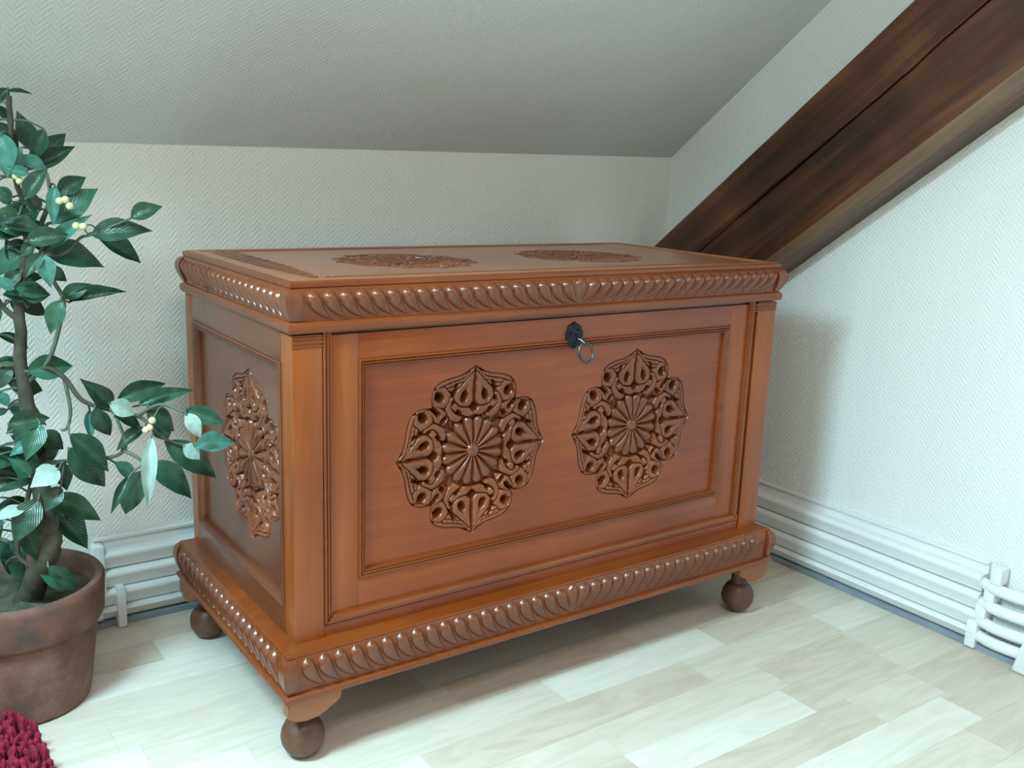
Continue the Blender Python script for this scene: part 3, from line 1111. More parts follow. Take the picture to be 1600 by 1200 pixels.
# ---------------------------------------------------------------- feet
ball = lathe('ball_foot', [(0.0, 0.0), (0.010, 0.0006), (0.019, 0.0052), (0.0265, 0.0130), (0.0318, 0.0235), (0.0335, 0.0340), (0.0318, 0.0450), (0.0270, 0.0550), (0.0200, 0.0622), (0.0165, 0.0645), (0.0160, 0.0700), (0.0165, 0.1150)], 40)
for (x, y) in ((0.016, 0.016), (CW - 0.016, 0.016), (0.016, CD - 0.016), (CW - 0.016, CD - 0.016)):
    link('ball_foot', ball, M_BALL, chest, Matrix.Translation((x, y, 0)))


def bracket_mesh(sgn):
    """curved bracket in local xz, thickness along +y; 0 is the chest corner"""
    pts = [(-0.022, 0.1160), (-0.022, 0.0900), (-0.010, 0.0830), (0.008, 0.0800), (0.024, 0.0815), (0.036, 0.0860), (0.045, 0.0930), (0.053, 0.0985), (0.061, 0.1010), (0.063, 0.1160)]
    bm = bmesh.new()
    A = [bm.verts.new((sgn * x, -0.024, z)) for x, z in pts]
    B = [bm.verts.new((sgn * x, -0.002, z)) for x, z in pts]
    n = len(pts)
    bm.faces.new(A)
    bm.faces.new(B[::-1])
    for k in range(n):
        bm.faces.new((A[k], A[(k + 1) % n], B[(k + 1) % n], B[k]))
    bmesh.ops.bevel(bm, geom=list(bm.edges), offset=0.0012, segments=2, affect='EDGES')
    me = to_mesh(bm, 'foot_bracket', True, 30)
    me.materials.append(M_BRACKET)
    return me


BRK = {s: bracket_mesh(s) for s in (1, -1)}
link('foot_bracket', BRK[1], None, chest, Matrix.Translation((0, 0, 0)))
link('foot_bracket', BRK[-1], None, chest, Matrix.Translation((CW, 0, 0)))
link('foot_bracket', BRK[1], None, chest, Matrix.Translation((0, CD, 0)) @ RL)
link('foot_bracket', BRK[-1], None, chest, Matrix.Translation((CW, CD, 0)) @ Matrix.Rotation(math.pi / 2, 4, 'Z'))

# ------------------------------------------------------------------ terracotta pot and artificial tree
PC = (-0.313, 0.408)
M_POT, nt, N, L, P = node_mat('weathered_terracotta')
tc = N.new('ShaderNodeTexCoord')
n1 = N.new('ShaderNodeTexNoise')
n1.inputs['Scale'].default_value = 14
n1.inputs['Detail'].default_value = 7
n1.inputs['Roughness'].default_value = 0.65
L.new(tc.outputs['Object'], n1.inputs['Vector'])
r1 = ramp(nt, [(0.34, (0.085, 0.058, 0.053)), (0.50, (0.175, 0.082, 0.056)), (0.66, (0.225, 0.140, 0.115))])
L.new(n1.outputs[0], r1.inputs[0])
L.new(r1.outputs[0], P.inputs['Base Color'])
P.inputs['Roughness'].default_value = 0.8
bump_to(nt, P, n1.outputs[0], 0.35, 0.004)
M_SOIL = plain('mossy_soil', (0.050, 0.058, 0.036), 0.95, nscale=30, var=0.6, bump=0.8)
M_BARK = plain('grey_green_bark', (0.062, 0.056, 0.038), 0.8, nscale=40, var=0.45, bump=0.6)
M_STEM = plain('green_stem', (0.085, 0.12, 0.080), 0.6, nscale=40, var=0.3)


def leaf_mat(name, c0, c1, rough=0.36):
    m, nt, N, L, P = node_mat(name)
    tc = N.new('ShaderNodeTexCoord')
    sp = N.new('ShaderNodeSeparateXYZ')
    L.new(tc.outputs['Object'], sp.inputs[0])
    ab = N.new('ShaderNodeMath')
    ab.operation = 'ABSOLUTE'
    L.new(sp.outputs[1], ab.inputs[0])
    # side veins: slanted bands
    ad = N.new('ShaderNodeMath')
    ad.operation = 'MULTIPLY_ADD'
    ad.inputs[1].default_value = -1.1
    L.new(ab.outputs[0], ad.inputs[0])
    L.new(sp.outputs[0], ad.inputs[2])
    sn = N.new('ShaderNodeMath')
    sn.operation = 'SINE'
    mu = N.new('ShaderNodeMath')
    mu.operation = 'MULTIPLY'
    mu.inputs[1].default_value = 62
    L.new(ad.outputs[0], mu.inputs[0])
    L.new(mu.outputs[0], sn.inputs[0])
    ns = N.new('ShaderNodeTexNoise')
    ns.inputs['Scale'].default_value = 5
    ns.inputs['Detail'].default_value = 3
    L.new(tc.outputs['Object'], ns.inputs['Vector'])
    sm = N.new('ShaderNodeMath')
    sm.operation = 'MULTIPLY_ADD'
    sm.inputs[1].default_value = 0.07
    L.new(sn.outputs[0], sm.inputs[0])
    L.new(ns.outputs[0], sm.inputs[2])
    r = ramp(nt, [(0.30, c0), (0.70, c1)])
    L.new(sm.outputs[0], r.inputs[0])
    L.new(r.outputs[0], P.inputs['Base Color'])
    P.inputs['Roughness'].default_value = rough
    bump_to(nt, P, sn.outputs[0], 0.15, 0.01)
    return m


M_LEAF = {'d': leaf_mat('leaf_dark_green', (0.011, 0.044, 0.024), (0.024, 0.075, 0.040)),
          'g': leaf_mat('leaf_mid_green', (0.018, 0.080, 0.045), (0.034, 0.125, 0.070)),
          'b': leaf_mat('leaf_blue_green', (0.040, 0.155, 0.115), (0.075, 0.235, 0.180)),
          'p': leaf_mat('leaf_pale_green', (0.26, 0.38, 0.33), (0.36, 0.48, 0.42), 0.5)}  # pale tone over the whole leaf
M_BERRY = plain('cream_berry', (0.62, 0.62, 0.33), 0.4)

pot = thing('plant_pot', (PC[0], PC[1], 0), 'weathered terracotta plant pot with a thick rim, standing on the floor', 'plant pot')
PW_ = Matrix.Translation((PC[0], PC[1], 0))
link('pot_body', lathe('pot_body', [(0.0, 0.0005), (0.098, 0.0005), (0.104, 0.004), (0.106, 0.012), (0.113, 0.06), (0.1195, 0.11), (0.1235, 0.142), (0.118, 0.150), (0.0, 0.150)], 72), M_POT, pot, PW_)
link('pot_rim', lathe('pot_rim', [(0.115, 0.140), (0.1255, 0.1405), (0.1310, 0.1435), (0.1335, 0.150), (0.1365, 0.200), (0.1365, 0.207), (0.1335, 0.2118), (0.1270, 0.2125), (0.1220, 0.2100), (0.1190, 0.2030), (0.1160, 0.150)], 72), M_POT, pot, PW_)
bm = bmesh.new()
sv = [[bm.verts.new((0, 0, 0.185))]]
for i in range(1, 11):
    rr = 0.1185 * i / 10
    sv.append([bm.verts.new((rr * math.cos(2 * math.pi * k / 40), rr * math.sin(2 * math.pi * k / 40), 0.180 + 0.012 * noise.noise((rr * 40 * math.cos(2 * math.pi * k / 40), rr * 40 * math.sin(2 * math.pi * k / 40), 3)))) for k in range(40)])
for k in range(40):
    bm.faces.new((sv[0][0], sv[1][k], sv[1][(k + 1) % 40]))
for a, b in zip(sv[1:-1], sv[2:]):
    for k in range(40):
        bm.faces.new((a[k], b[k], b[(k + 1) % 40], a[(k + 1) % 40]))
link('soil', to_mesh(bm, 'soil', True, 80), M_SOIL, pot, PW_)

LEAVES = [
    ((-0.2820,0.3226,0.9694),(-0.2474,0.3252,0.9693),(0.0680,-0.9017,0.4269),0.16,'d'),
    ((-0.2711,0.3849,0.9771),(-0.2921,0.3918,0.9491),(-0.4162,-0.9050,0.0882),0.40,'d'),
    ((-0.2459,0.3763,0.8922),(-0.2622,0.3746,0.9460),(-0.0167,-0.9992,-0.0364),0.42,'d'),
    ((-0.2496,0.3816,0.8624),(-0.1927,0.3983,0.9198),(-0.0526,-0.9440,0.3256),0.36,'d'),
    ((-0.2525,0.3474,0.8640),(-0.1911,0.3484,0.8992),(-0.1140,-0.9673,0.2264),0.30,'d'),
    ((-0.2854,0.4031,0.9525),(-0.2686,0.4023,0.9289),(0.1788,-0.9706,0.1610),0.40,'d'),
    ((-0.2937,0.3655,0.9288),(-0.2644,0.3718,0.8824),(0.0769,-0.9934,-0.0856),0.42,'d'),
    ((-0.2932,0.3173,0.9124),(-0.2904,0.3108,0.8513),(-0.3071,-0.9477,0.0873),0.50,'b'),
    ((-0.2789,0.3357,0.8473),(-0.2685,0.3215,0.8978),(-0.5205,-0.8440,-0.1290),0.36,'b'),
    ((-0.2722,0.2934,0.8222),(-0.2405,0.2962,0.8690),(-0.3926,-0.8635,0.3165),0.36,'d'),
    ((-0.2270,0.3201,0.8279),(-0.1824,0.3296,0.8552),(-0.0222,-0.9325,0.3604),0.42,'d'),
    ((-0.2360,0.3131,0.7868),(-0.1708,0.3160,0.8419),(-0.2900,-0.8741,0.3896),0.42,'g'),
    ((-0.2325,0.2940,0.8424),(-0.2395,0.2888,0.7866),(-0.3158,-0.9403,0.1268),0.28,'b'),
    ((-0.2547,0.3388,0.8249),(-0.2727,0.3344,0.7689),(-0.4701,-0.8552,0.2183),0.50,'d'),
    ((-0.2608,0.3701,0.7878),(-0.3096,0.3753,0.7605),(-0.2820,-0.8992,0.3344),0.50,'g'),
    ((-0.2418,0.3119,0.7518),(-0.1884,0.2850,0.8033),(-0.5657,-0.8081,0.1640),0.24,'b'),
    ((-0.2382,0.3762,0.7413),(-0.1585,0.3558,0.7188),(-0.0836,-0.8680,0.4894),0.42,'g'),
    ((-0.1891,0.2901,0.7724),(-0.1093,0.2624,0.7832),(-0.3486,-0.8388,0.4182),0.34,'d'),
    ((-0.1398,0.2582,0.7985),(-0.0948,0.2524,0.8177),(-0.3029,-0.8363,0.4569),0.46,'d'),
    ((-0.1747,0.3245,0.7687),(-0.1077,0.3324,0.7248),(0.2403,-0.9505,0.1970),0.30,'d'),
    ((-0.2557,0.3643,0.7474),(-0.3148,0.3794,0.7056),(-0.5112,-0.7262,0.4598),0.46,'g'),
    ((-0.2568,0.2860,0.7461),(-0.2495,0.2778,0.6980),(-0.1197,-0.9814,0.1501),0.42,'b'),
    ((-0.2908,0.3259,0.6958),(-0.2415,0.3289,0.6810),(0.1131,-0.9776,0.1776),0.40,'g'),
    ((-0.2464,0.3252,0.7235),(-0.2175,0.3280,0.7003),(0.1043,-0.9945,0.0085),0.45,'d'),
    ((-0.2269,0.3284,0.6766),(-0.1855,0.3223,0.6969),(-0.2564,-0.9355,0.2431),0.42,'g'),
    ((-0.2184,0.3283,0.6694),(-0.1358,0.3195,0.6844),(-0.1882,-0.7997,0.5702),0.22,'d'),
    ((-0.2398,0.2665,0.6823),(-0.2574,0.2710,0.6314),(-0.3809,-0.9233,0.0498),0.42,'g'),
    ((-0.2883,0.3990,0.6654),(-0.2573,0.3945,0.6486),(0.0244,-0.9527,0.3031),0.55,'d'),
    ((-0.2823,0.3350,0.8238),(-0.3087,0.3382,0.8376),(0.0298,-0.9615,0.2732),0.40,'g'),
    ((-0.2846,0.3228,0.8153),(-0.3091,0.3264,0.8309),(-0.0514,-0.9874,0.1499),0.40,'d'),
    ((-0.2916,0.3216,0.6926),(-0.3200,0.3217,0.7121),(0.1353,-0.9704,0.1998),0.40,'b'),
    ((-0.2631,0.3044,0.8575),(-0.2929,0.3085,0.8654),(-0.0941,-0.9840,0.1512),0.40,'b'),
    ((-0.2807,0.3004,0.8012),(-0.3137,0.2927,0.8060),(0.2643,-0.8094,0.5244),0.40,'d'),
    ((-0.2551,0.3033,0.8057),(-0.2711,0.2929,0.8400),(0.0426,-0.9612,-0.2725),0.40,'d'),
    ((-0.2568,0.3621,0.7628),(-0.2266,0.3528,0.7384),(-0.1518,-0.9716,0.1813),0.40,'d'),
    ((-0.2781,0.3175,0.7409),(-0.2552,0.3178,0.7663),(-0.3662,-0.8662,0.3399),0.40,'d'),
    ((-0.2742,0.3774,0.7256),(-0.2908,0.3759,0.7621),(-0.0022,-0.9991,-0.0422),0.50,'g'),
    ((-0.2845,0.3226,0.5700),(-0.2156,0.3358,0.5702),(0.1749,-0.9207,0.3490),0.44,'g'),
    ((-0.3055,0.3541,0.5481),(-0.2539,0.3639,0.5289),(0.2737,-0.9248,0.2643),0.50,'g'),
    ((-0.3018,0.3964,0.5025),(-0.2517,0.3769,0.4712),(0.0432,-0.8161,0.5763),0.42,'b'),
    ((-0.1810,0.2671,0.5158),(-0.2228,0.2516,0.5666),(0.3064,-0.9512,-0.0366),0.36,'d'),
    ((-0.2021,0.2704,0.5175),(-0.1803,0.2775,0.4648),(-0.2165,-0.9516,-0.2182),0.40,'d'),
    ((-0.1775,0.2392,0.5315),(-0.1003,0.2490,0.5503),(-0.0005,-0.8869,0.4620),0.30,'d'),
    ((-0.1934,0.2167,0.5343),(-0.1561,0.2187,0.5121),(0.1765,-0.9620,0.2083),0.50,'p'),
    ((-0.1405,0.2692,0.5128),(-0.0541,0.2606,0.5341),(-0.2136,-0.8189,0.5327),0.22,'g'),
    ((-0.1367,0.2275,0.5227),(-0.1001,0.2194,0.4780),(-0.1146,-0.9899,0.0839),0.42,'d'),
    ((-0.1008,0.1626,0.5244),(-0.0448,0.1467,0.5018),(-0.1130,-0.9218,0.3707),0.36,'g'),
    ((-0.1111,0.1214,0.5312),(-0.0927,0.1113,0.4942),(-0.0266,-0.9680,0.2497),0.42,'p'),
    ((-0.0943,0.1411,0.4752),(-0.0321,0.1435,0.4730),(0.0532,-0.7895,0.6115),0.42,'b'),
    ((-0.1058,0.1586,0.4732),(-0.0832,0.1522,0.4499),(0.0741,-0.9405,0.3316),0.60,'p'),
    ((-0.1211,0.2002,0.4705),(-0.0460,0.1839,0.4058),(0.0201,-0.9636,0.2665),0.32,'d'),
    ((-0.1367,0.2412,0.4844),(-0.1815,0.2474,0.4525),(-0.4923,-0.6665,0.5598),0.32,'d'),
    ((-0.1834,0.2342,0.5098),(-0.1413,0.2458,0.4819),(0.4614,-0.8096,0.3628),0.34,'d'),
    ((-0.1461,0.1735,0.4905),(-0.1608,0.1606,0.3815),(-0.3037,-0.9406,0.1520),0.16,'p'),
    ((-0.1380,0.2541,0.4229),(-0.0630,0.2559,0.3542),(0.3496,-0.8653,0.3593),0.34,'g'),
    ((-0.1730,0.2990,0.4189),(-0.1403,0.3060,0.3790),(0.3996,-0.9010,0.1686),0.36,'b'),
    ((-0.1484,0.2290,0.4213),(-0.1759,0.2465,0.3464),(-0.5708,-0.8209,0.0181),0.40,'d'),
    ((-0.1692,0.2217,0.4164),(-0.2020,0.2050,0.3688),(-0.2235,-0.8620,0.4550),0.22,'d'),
    ((-0.2401,0.2698,0.4807),(-0.1880,0.2632,0.4157),(0.1503,-0.9641,0.2187),0.36,'d'),
    ((-0.2425,0.2731,0.4583),(-0.1909,0.2693,0.3886),(0.1124,-0.9841,0.1379),0.42,'d'),
    ((-0.2652,0.3139,0.3741),(-0.1941,0.3035,0.3248),(0.0967,-0.9366,0.3368),0.34,'d'),
    ((-0.2739,0.3499,0.3540),(-0.2035,0.3671,0.2555),(0.3918,-0.9120,0.1211),0.28,'g'),
    ((-0.2749,0.3125,0.4766),(-0.2388,0.3158,0.4446),(0.2437,-0.9539,0.1751),0.50,'d'),
    ((-0.2792,0.3806,0.4059),(-0.2320,0.3724,0.4414),(-0.4176,-0.8325,0.3640),0.50,'d'),
    ((-0.2726,0.3605,0.4168),(-0.3459,0.3323,0.3853),(0.0458,-0.7941,0.6061),0.50,'d'),
    ((-0.2561,0.2772,0.4262),(-0.2979,0.2622,0.4104),(0.0470,-0.7851,0.6176),0.60,'p'),
    ((-0.2683,0.3309,0.3642),(-0.2954,0.3452,0.2737),(-0.3233,-0.9448,-0.0527),0.50,'d'),
    ((-0.2447,0.3419,0.4177),(-0.2381,0.3275,0.3738),(-0.0694,-0.9507,0.3021),0.50,'d'),
    ((-0.3015,0.3025,0.3635),(-0.3490,0.2971,0.3568),(-0.0223,-0.6998,0.7140),0.34,'p'),
    ((-0.2925,0.3637,0.3551),(-0.3282,0.3563,0.3460),(0.0124,-0.7960,0.6052),0.40,'d'),
    ((-0.3231,0.3974,0.4391),(-0.2991,0.4077,0.4014),(0.3402,-0.9395,-0.0390),0.50,'g'),
    ((-0.2872,0.3273,0.2497),(-0.2271,0.3320,0.2070),(0.3407,-0.8579,0.3847),0.40,'g'),
    ((-0.3016,0.3938,0.2880),(-0.3195,0.4060,0.2171),(-0.3109,-0.9466,-0.0849),0.40,'g'),
    ((-0.2542,0.3155,0.3718),(-0.2426,0.3246,0.3226),(-0.2559,-0.9376,-0.2353),0.34,'d'),
    ((-0.3046,0.3847,0.4994),(-0.3277,0.3867,0.4914),(-0.2105,-0.8995,0.3828),0.40,'b'),
    ((-0.3125,0.3735,0.6187),(-0.2685,0.3749,0.5946),(0.2759,-0.8473,0.4539),0.28,'d'),
    ((-0.3167,0.3541,0.5355),(-0.3064,0.3539,0.5105),(-0.0472,-0.9988,-0.0136),0.50,'b'),
    ((-0.2794,0.3301,0.4989),(-0.3074,0.3347,0.4613),(-0.5255,-0.7984,0.2940),0.50,'d'),
    ((-0.2736,0.3027,0.4947),(-0.2990,0.2839,0.4437),(-0.1147,-0.9120,0.3938),0.45,'g'),
    ((-0.3005,0.3269,0.4523),(-0.2771,0.3163,0.4062),(-0.1455,-0.9775,0.1528),0.45,'d'),
    ((-0.3099,0.3537,0.3851),(-0.3352,0.3403,0.4236),(0.1286,-0.9598,-0.2495),0.50,'d'),
    ((-0.3035,0.3269,0.3302),(-0.2845,0.3145,0.2678),(0.0440,-0.9774,0.2068),0.40,'d'),
    ((-0.2865,0.3737,0.5803),(-0.3245,0.3766,0.5534),(-0.3978,-0.7824,0.4792),0.42,'g'),
    ((-0.2971,0.3538,0.5701),(-0.3264,0.3584,0.5355),(-0.4034,-0.8867,0.2260),0.40,'d'),
    ((-0.1235,0.2281,0.4990),(-0.1063,0.2375,0.4589),(-0.1232,-0.9527,-0.2778),0.50,'g'),
    ((-0.2017,0.3096,0.5046),(-0.2044,0.3003,0.4582),(-0.2002,-0.9581,0.2049),0.28,'b'),
    ((-0.2826,0.3061,0.3744),(-0.3238,0.2913,0.3155),(-0.2760,-0.8686,0.4114),0.45,'d'),
    ((-0.2553,0.2760,0.3993),(-0.2808,0.2684,0.3657),(-0.2216,-0.9014,0.3719),0.50,'d'),
    ((-0.3250,0.3749,0.2541),(-0.2954,0.3729,0.2211),(0.3380,-0.8718,0.3546),0.40,'g'),
    ((-0.2775,0.2977,0.2672),(-0.2568,0.2946,0.2426),(0.1987,-0.9380,0.2841),0.40,'d'),
    ((-0.3465,0.3361,0.4059),(-0.4099,0.3404,0.4235),(0.0415,-0.9245,0.3788),0.43,'g'),
    ((-0.3144,0.3477,0.7987),(-0.2841,0.3371,0.7666),(0.0920,-0.9162,0.3900),0.37,'d'),
    ((-0.2663,0.3413,0.4529),(-0.2872,0.3467,0.4266),(-0.5870,-0.7465,0.3132),0.41,'g'),
    ((-0.2757,0.2969,0.7636),(-0.2157,0.2886,0.7734),(-0.1849,-0.9137,0.3618),0.38,'d'),
    ((-0.3154,0.3099,0.4953),(-0.2570,0.3132,0.4981),(0.0340,-0.9223,0.3850),0.43,'d'),
    ((-0.3174,0.3435,0.9018),(-0.2686,0.3499,0.9181),(0.0209,-0.9496,0.3127),0.48,'d'),
    ((-0.3233,0.3695,0.4231),(-0.2902,0.3737,0.3832),(0.3628,-0.9087,0.2064),0.41,'g'),
    ((-0.3065,0.3927,0.5505),(-0.2818,0.3905,0.5766),(-0.2801,-0.9418,0.1860),0.44,'g'),
    ((-0.3124,0.3497,0.7726),(-0.2688,0.3558,0.7744),(0.1249,-0.9642,0.2338),0.41,'d'),
    ((-0.3030,0.3286,0.7778),(-0.2381,0.3287,0.7844),(-0.0355,-0.9310,0.3634),0.38,'g'),
    ((-0.2924,0.4048,0.7434),(-0.2637,0.3966,0.6959),(-0.0060,-0.9860,0.1668),0.49,'g'),
    ((-0.3282,0.3280,0.8558),(-0.3614,0.3175,0.8743),(0.3003,-0.9538,0.0002),0.44,'g'),
    ((-0.2778,0.3500,0.4380),(-0.3079,0.3492,0.4681),(0.1518,-0.9807,0.1233),0.40,'g'),
    ((-0.3007,0.3827,0.8398),(-0.3362,0.3775,0.8735),(0.2428,-0.9645,0.1043),0.43,'d'),
    ((-0.3552,0.3350,0.3235),(-0.3244,0.3298,0.3479),(-0.3731,-0.8841,0.2815),0.48,'d'),
    ((-0.2733,0.3204,0.4625),(-0.3163,0.3224,0.4438),(-0.3039,-0.7233,0.6201),0.40,'b'),
    ((-0.3297,0.3901,0.7447),(-0.2863,0.3854,0.7315),(0.0329,-0.9013,0.4320),0.39,'g'),
    ((-0.2915,0.3768,0.7459),(-0.2524,0.3688,0.7561),(-0.2903,-0.8342,0.4690),0.37,'d'),
    ((-0.2779,0.3364,0.7155),(-0.3078,0.3409,0.6928),(-0.3262,-0.9114,0.2509),0.44,'d'),
    ((-0.3033,0.3416,0.6824),(-0.2517,0.3524,0.6811),(0.1999,-0.9099,0.3634),0.46,'g'),
    ((-0.2580,0.3662,0.7726),(-0.2924,0.3699,0.7694),(-0.1392,-0.8142,0.5637),0.42,'d'),
    ((-0.2991,0.3163,0.7882),(-0.2462,0.3058,0.7760),(-0.0250,-0.8101,0.5858),0.40,'d'),
    ((-0.3385,0.3569,0.3705),(-0.3991,0.3647,0.3800),(-0.0411,-0.8867,0.4606),0.43,'g'),
    ((-0.3501,0.3360,0.4445),(-0.3799,0.3412,0.4746),(0.1646,-0.9316,0.3241),0.46,'g'),
    ((-0.2913,0.3075,0.4111),(-0.3186,0.3087,0.4448),(0.2058,-0.9579,0.2003),0.40,'g'),
    ((-0.3374,0.3591,0.5658),(-0.3406,0.3693,0.5103),(-0.1725,-0.9704,-0.1689),0.46,'b'),
    ((-0.3131,0.3447,0.4727),(-0.2786,0.3531,0.4857),(0.0090,-0.8486,0.5289),0.45,'d'),
    ((-0.3428,0.3327,0.3509),(-0.3352,0.3254,0.3148),(-0.1460,-0.9751,0.1668),0.41,'g'),
    ((-0.3232,0.3151,0.6780),(-0.3197,0.3155,0.6376),(-0.1467,-0.9889,-0.0217),0.46,'d'),
    ((-0.2821,0.3789,0.3437),(-0.3440,0.3679,0.3441),(0.1506,-0.8236,0.5468),0.41,'g'),
    ((-0.2876,0.4069,0.7964),(-0.2408,0.4162,0.8022),(0.1411,-0.9266,0.3487),0.48,'b'),
    ((-0.3339,0.3585,0.5638),(-0.3638,0.3534,0.5350),(-0.2627,-0.8669,0.4236),0.46,'d'),
    ((-0.2593,0.3399,0.4534),(-0.2963,0.3241,0.4265),(-0.1468,-0.7522,0.6424),0.39,'d'),
    ((-0.2384,0.3319,0.8659),(-0.2800,0.3320,0.8816),(0.1201,-0.9375,0.3265),0.39,'b'),
    ((-0.3354,0.4010,0.2877),(-0.3107,0.4009,0.2421),(-0.0318,-0.9994,-0.0154),0.45,'b'),
    ((-0.3074,0.3844,0.8428),(-0.3353,0.3784,0.8668),(0.2681,-0.9608,0.0699),0.41,'b'),
    ((-0.2542,0.2945,0.7456),(-0.2817,0.2809,0.7146),(-0.2132,-0.8110,0.5448),0.42,'d'),
    ((-0.2363,0.3295,0.9209),(-0.2529,0.3357,0.8738),(-0.2607,-0.9648,-0.0358),0.41,'d'),
    ((-0.2821,0.3759,0.6689),(-0.2383,0.3821,0.6435),(0.3063,-0.9011,0.3069),0.48,'d'),
    ((-0.3453,0.3351,0.3425),(-0.3803,0.3328,0.3613),(0.2594,-0.8898,0.3753),0.44,'d'),
    ((-0.2942,0.3717,0.6967),(-0.2425,0.3598,0.7056),(-0.2739,-0.8368,0.4741),0.43,'g'),
    ((-0.3021,0.3590,0.3403),(-0.2555,0.3688,0.3371),(0.2053,-0.7705,0.6035),0.40,'b'),
    ((-0.2839,0.3205,0.6835),(-0.2410,0.3288,0.6821),(0.1926,-0.9569,0.2175),0.48,'d'),
    ((-0.3191,0.3744,0.5719),(-0.2616,0.3771,0.5461),(0.2321,-0.8758,0.4232),0.42,'d'),
    ((-0.3508,0.3302,0.4372),(-0.3058,0.3397,0.4273),(0.2893,-0.7435,0.6029),0.49,'g'),
    ((-0.3341,0.3230,0.7056),(-0.3836,0.3158,0.6909),(-0.0100,-0.8822,0.4708),0.45,'b'),
]
STEMS = [
    ([(-0.3028,0.3384,0.1928),(-0.2734,0.3245,0.2724),(-0.2691,0.3235,0.3143),(-0.2724,0.3274,0.3660),(-0.2795,0.3350,0.4574),(-0.2858,0.3427,0.5564),(-0.2846,0.3456,0.6435),(-0.2704,0.3408,0.7385),(-0.2679,0.3418,0.7989),(-0.2755,0.3494,0.8669),(-0.2748,0.3533,0.9650)],0.0200,0.0040),
    ([(-0.2832,0.3408,0.5467),(-0.2520,0.3235,0.5846),(-0.2332,0.3144,0.6450),(-0.2281,0.3125,0.6758),(-0.2383,0.3197,0.7020),(-0.2532,0.3302,0.7391)],0.0035,0.0030),
    ([(-0.2858,0.3427,0.5564),(-0.2576,0.3264,0.5718),(-0.2345,0.3120,0.5576),(-0.2144,0.2960,0.5241),(-0.1834,0.2655,0.5125),(-0.1501,0.2327,0.5061),(-0.1359,0.2182,0.4929),(-0.1168,0.1985,0.4723),(-0.0891,0.1709,0.4667)],0.0045,0.0020),
    ([(-0.1501,0.2327,0.5061),(-0.1233,0.2073,0.5267),(-0.0960,0.1796,0.5180)],0.0030,0.0020),
    ([(-0.2345,0.3120,0.5576),(-0.2290,0.3091,0.5078),(-0.2346,0.3127,0.4794),(-0.2435,0.3144,0.4761)],0.0030,0.0020),
    ([(-0.2961,0.3408,0.3556),(-0.2776,0.3322,0.4120),(-0.2507,0.3168,0.4255),(-0.1912,0.2691,0.4359),(-0.1668,0.2465,0.4547),(-0.1731,0.2545,0.4938),(-0.1817,0.2640,0.5166)],0.0040,0.0020),
    ([(-0.1714,0.2509,0.4522),(-0.1531,0.2327,0.4413),(-0.1453,0.2247,0.4311)],0.0030,0.0020),
    ([(-0.3093,0.3466,0.3058),(-0.3031,0.3437,0.3245),(-0.2831,0.3336,0.3660),(-0.2763,0.3302,0.3814)],0.0045,0.0030),
    ([(-0.3093,0.3466,0.3058),(-0.3099,0.3456,0.2724),(-0.2850,0.3302,0.2481)],0.0045,0.0030),
    ([(-0.2665,0.3384,0.7386),(-0.2412,0.3254,0.8045),(-0.2347,0.3221,0.8222),(-0.2360,0.3240,0.8504),(-0.2401,0.3274,0.8702)],0.0040,0.0020),
    ([(-0.2546,0.3312,0.7409),(-0.2232,0.3120,0.7439),(-0.2023,0.3000,0.7671),(-0.1863,0.2904,0.7733),(-0.1381,0.2616,0.7983)],0.0030,0.0015),
    ([(-0.2715,0.3384,0.6630),(-0.2896,0.3504,0.6861),(-0.3119,0.3600,0.7095)],0.0040,0.0030),
    ([(-0.2532,0.3302,0.7391),(-0.2453,0.3264,0.7655),(-0.2425,0.3254,0.7842),(-0.2345,0.3206,0.7882)],0.0030,0.0020),
    ([(-0.2846,0.3456,0.6435),(-0.3030,0.3576,0.6620),(-0.3209,0.3600,0.7004)],0.0050,0.0030),
]
BERRIES = [(-0.2800,0.3080,0.8543),(-0.2760,0.3051,0.8474),(-0.2313,0.2754,0.8217),(-0.2244,0.2710,0.8238),(-0.2197,0.2677,0.8150),(-0.2138,0.2629,0.7874),(-0.2055,0.2576,0.7868),(-0.1436,0.1760,0.5118),(-0.1469,0.1789,0.5009),(-0.2803,0.2902,0.4242),(-0.1514,0.1833,0.4965)]
plant = thing('artificial_tree', (PC[0], PC[1], 0.18), 'leafy green artificial tree with cream berries growing in the terracotta pot', 'plant')
stem_objs = []
for si, (pts, r0, r1) in enumerate(STEMS):
    if si == 0:
        pts = [(PC[0] + 0.012, PC[1] - 0.01, 0.17)] + pts[1:]
    sp = smooth_path(pts, 5)
    n = len(sp)
    if si == 0:
        rad = [r0 + (r1 - r0) * min(1, (i / (n - 1)) * 1.25) for i in range(n)]
        sp = [p + Vector((noise.noise((i * .4, 0, 0)), noise.noise((0, i * .4, 0)), 0)) * 0.006 for i, p in enumerate(sp)]
        o = link('trunk', tube('trunk', sp, rad, 12), M_BARK, plant)
    else:
        rad = [r0 + (r1 - r0) * i / (n - 1) for i in range(n)]
        o = link('branch', tube('branch', sp, rad, 8), M_BARK if r0 > 0.0042 else M_STEM, plant)
    stem_objs.append((o, sp))


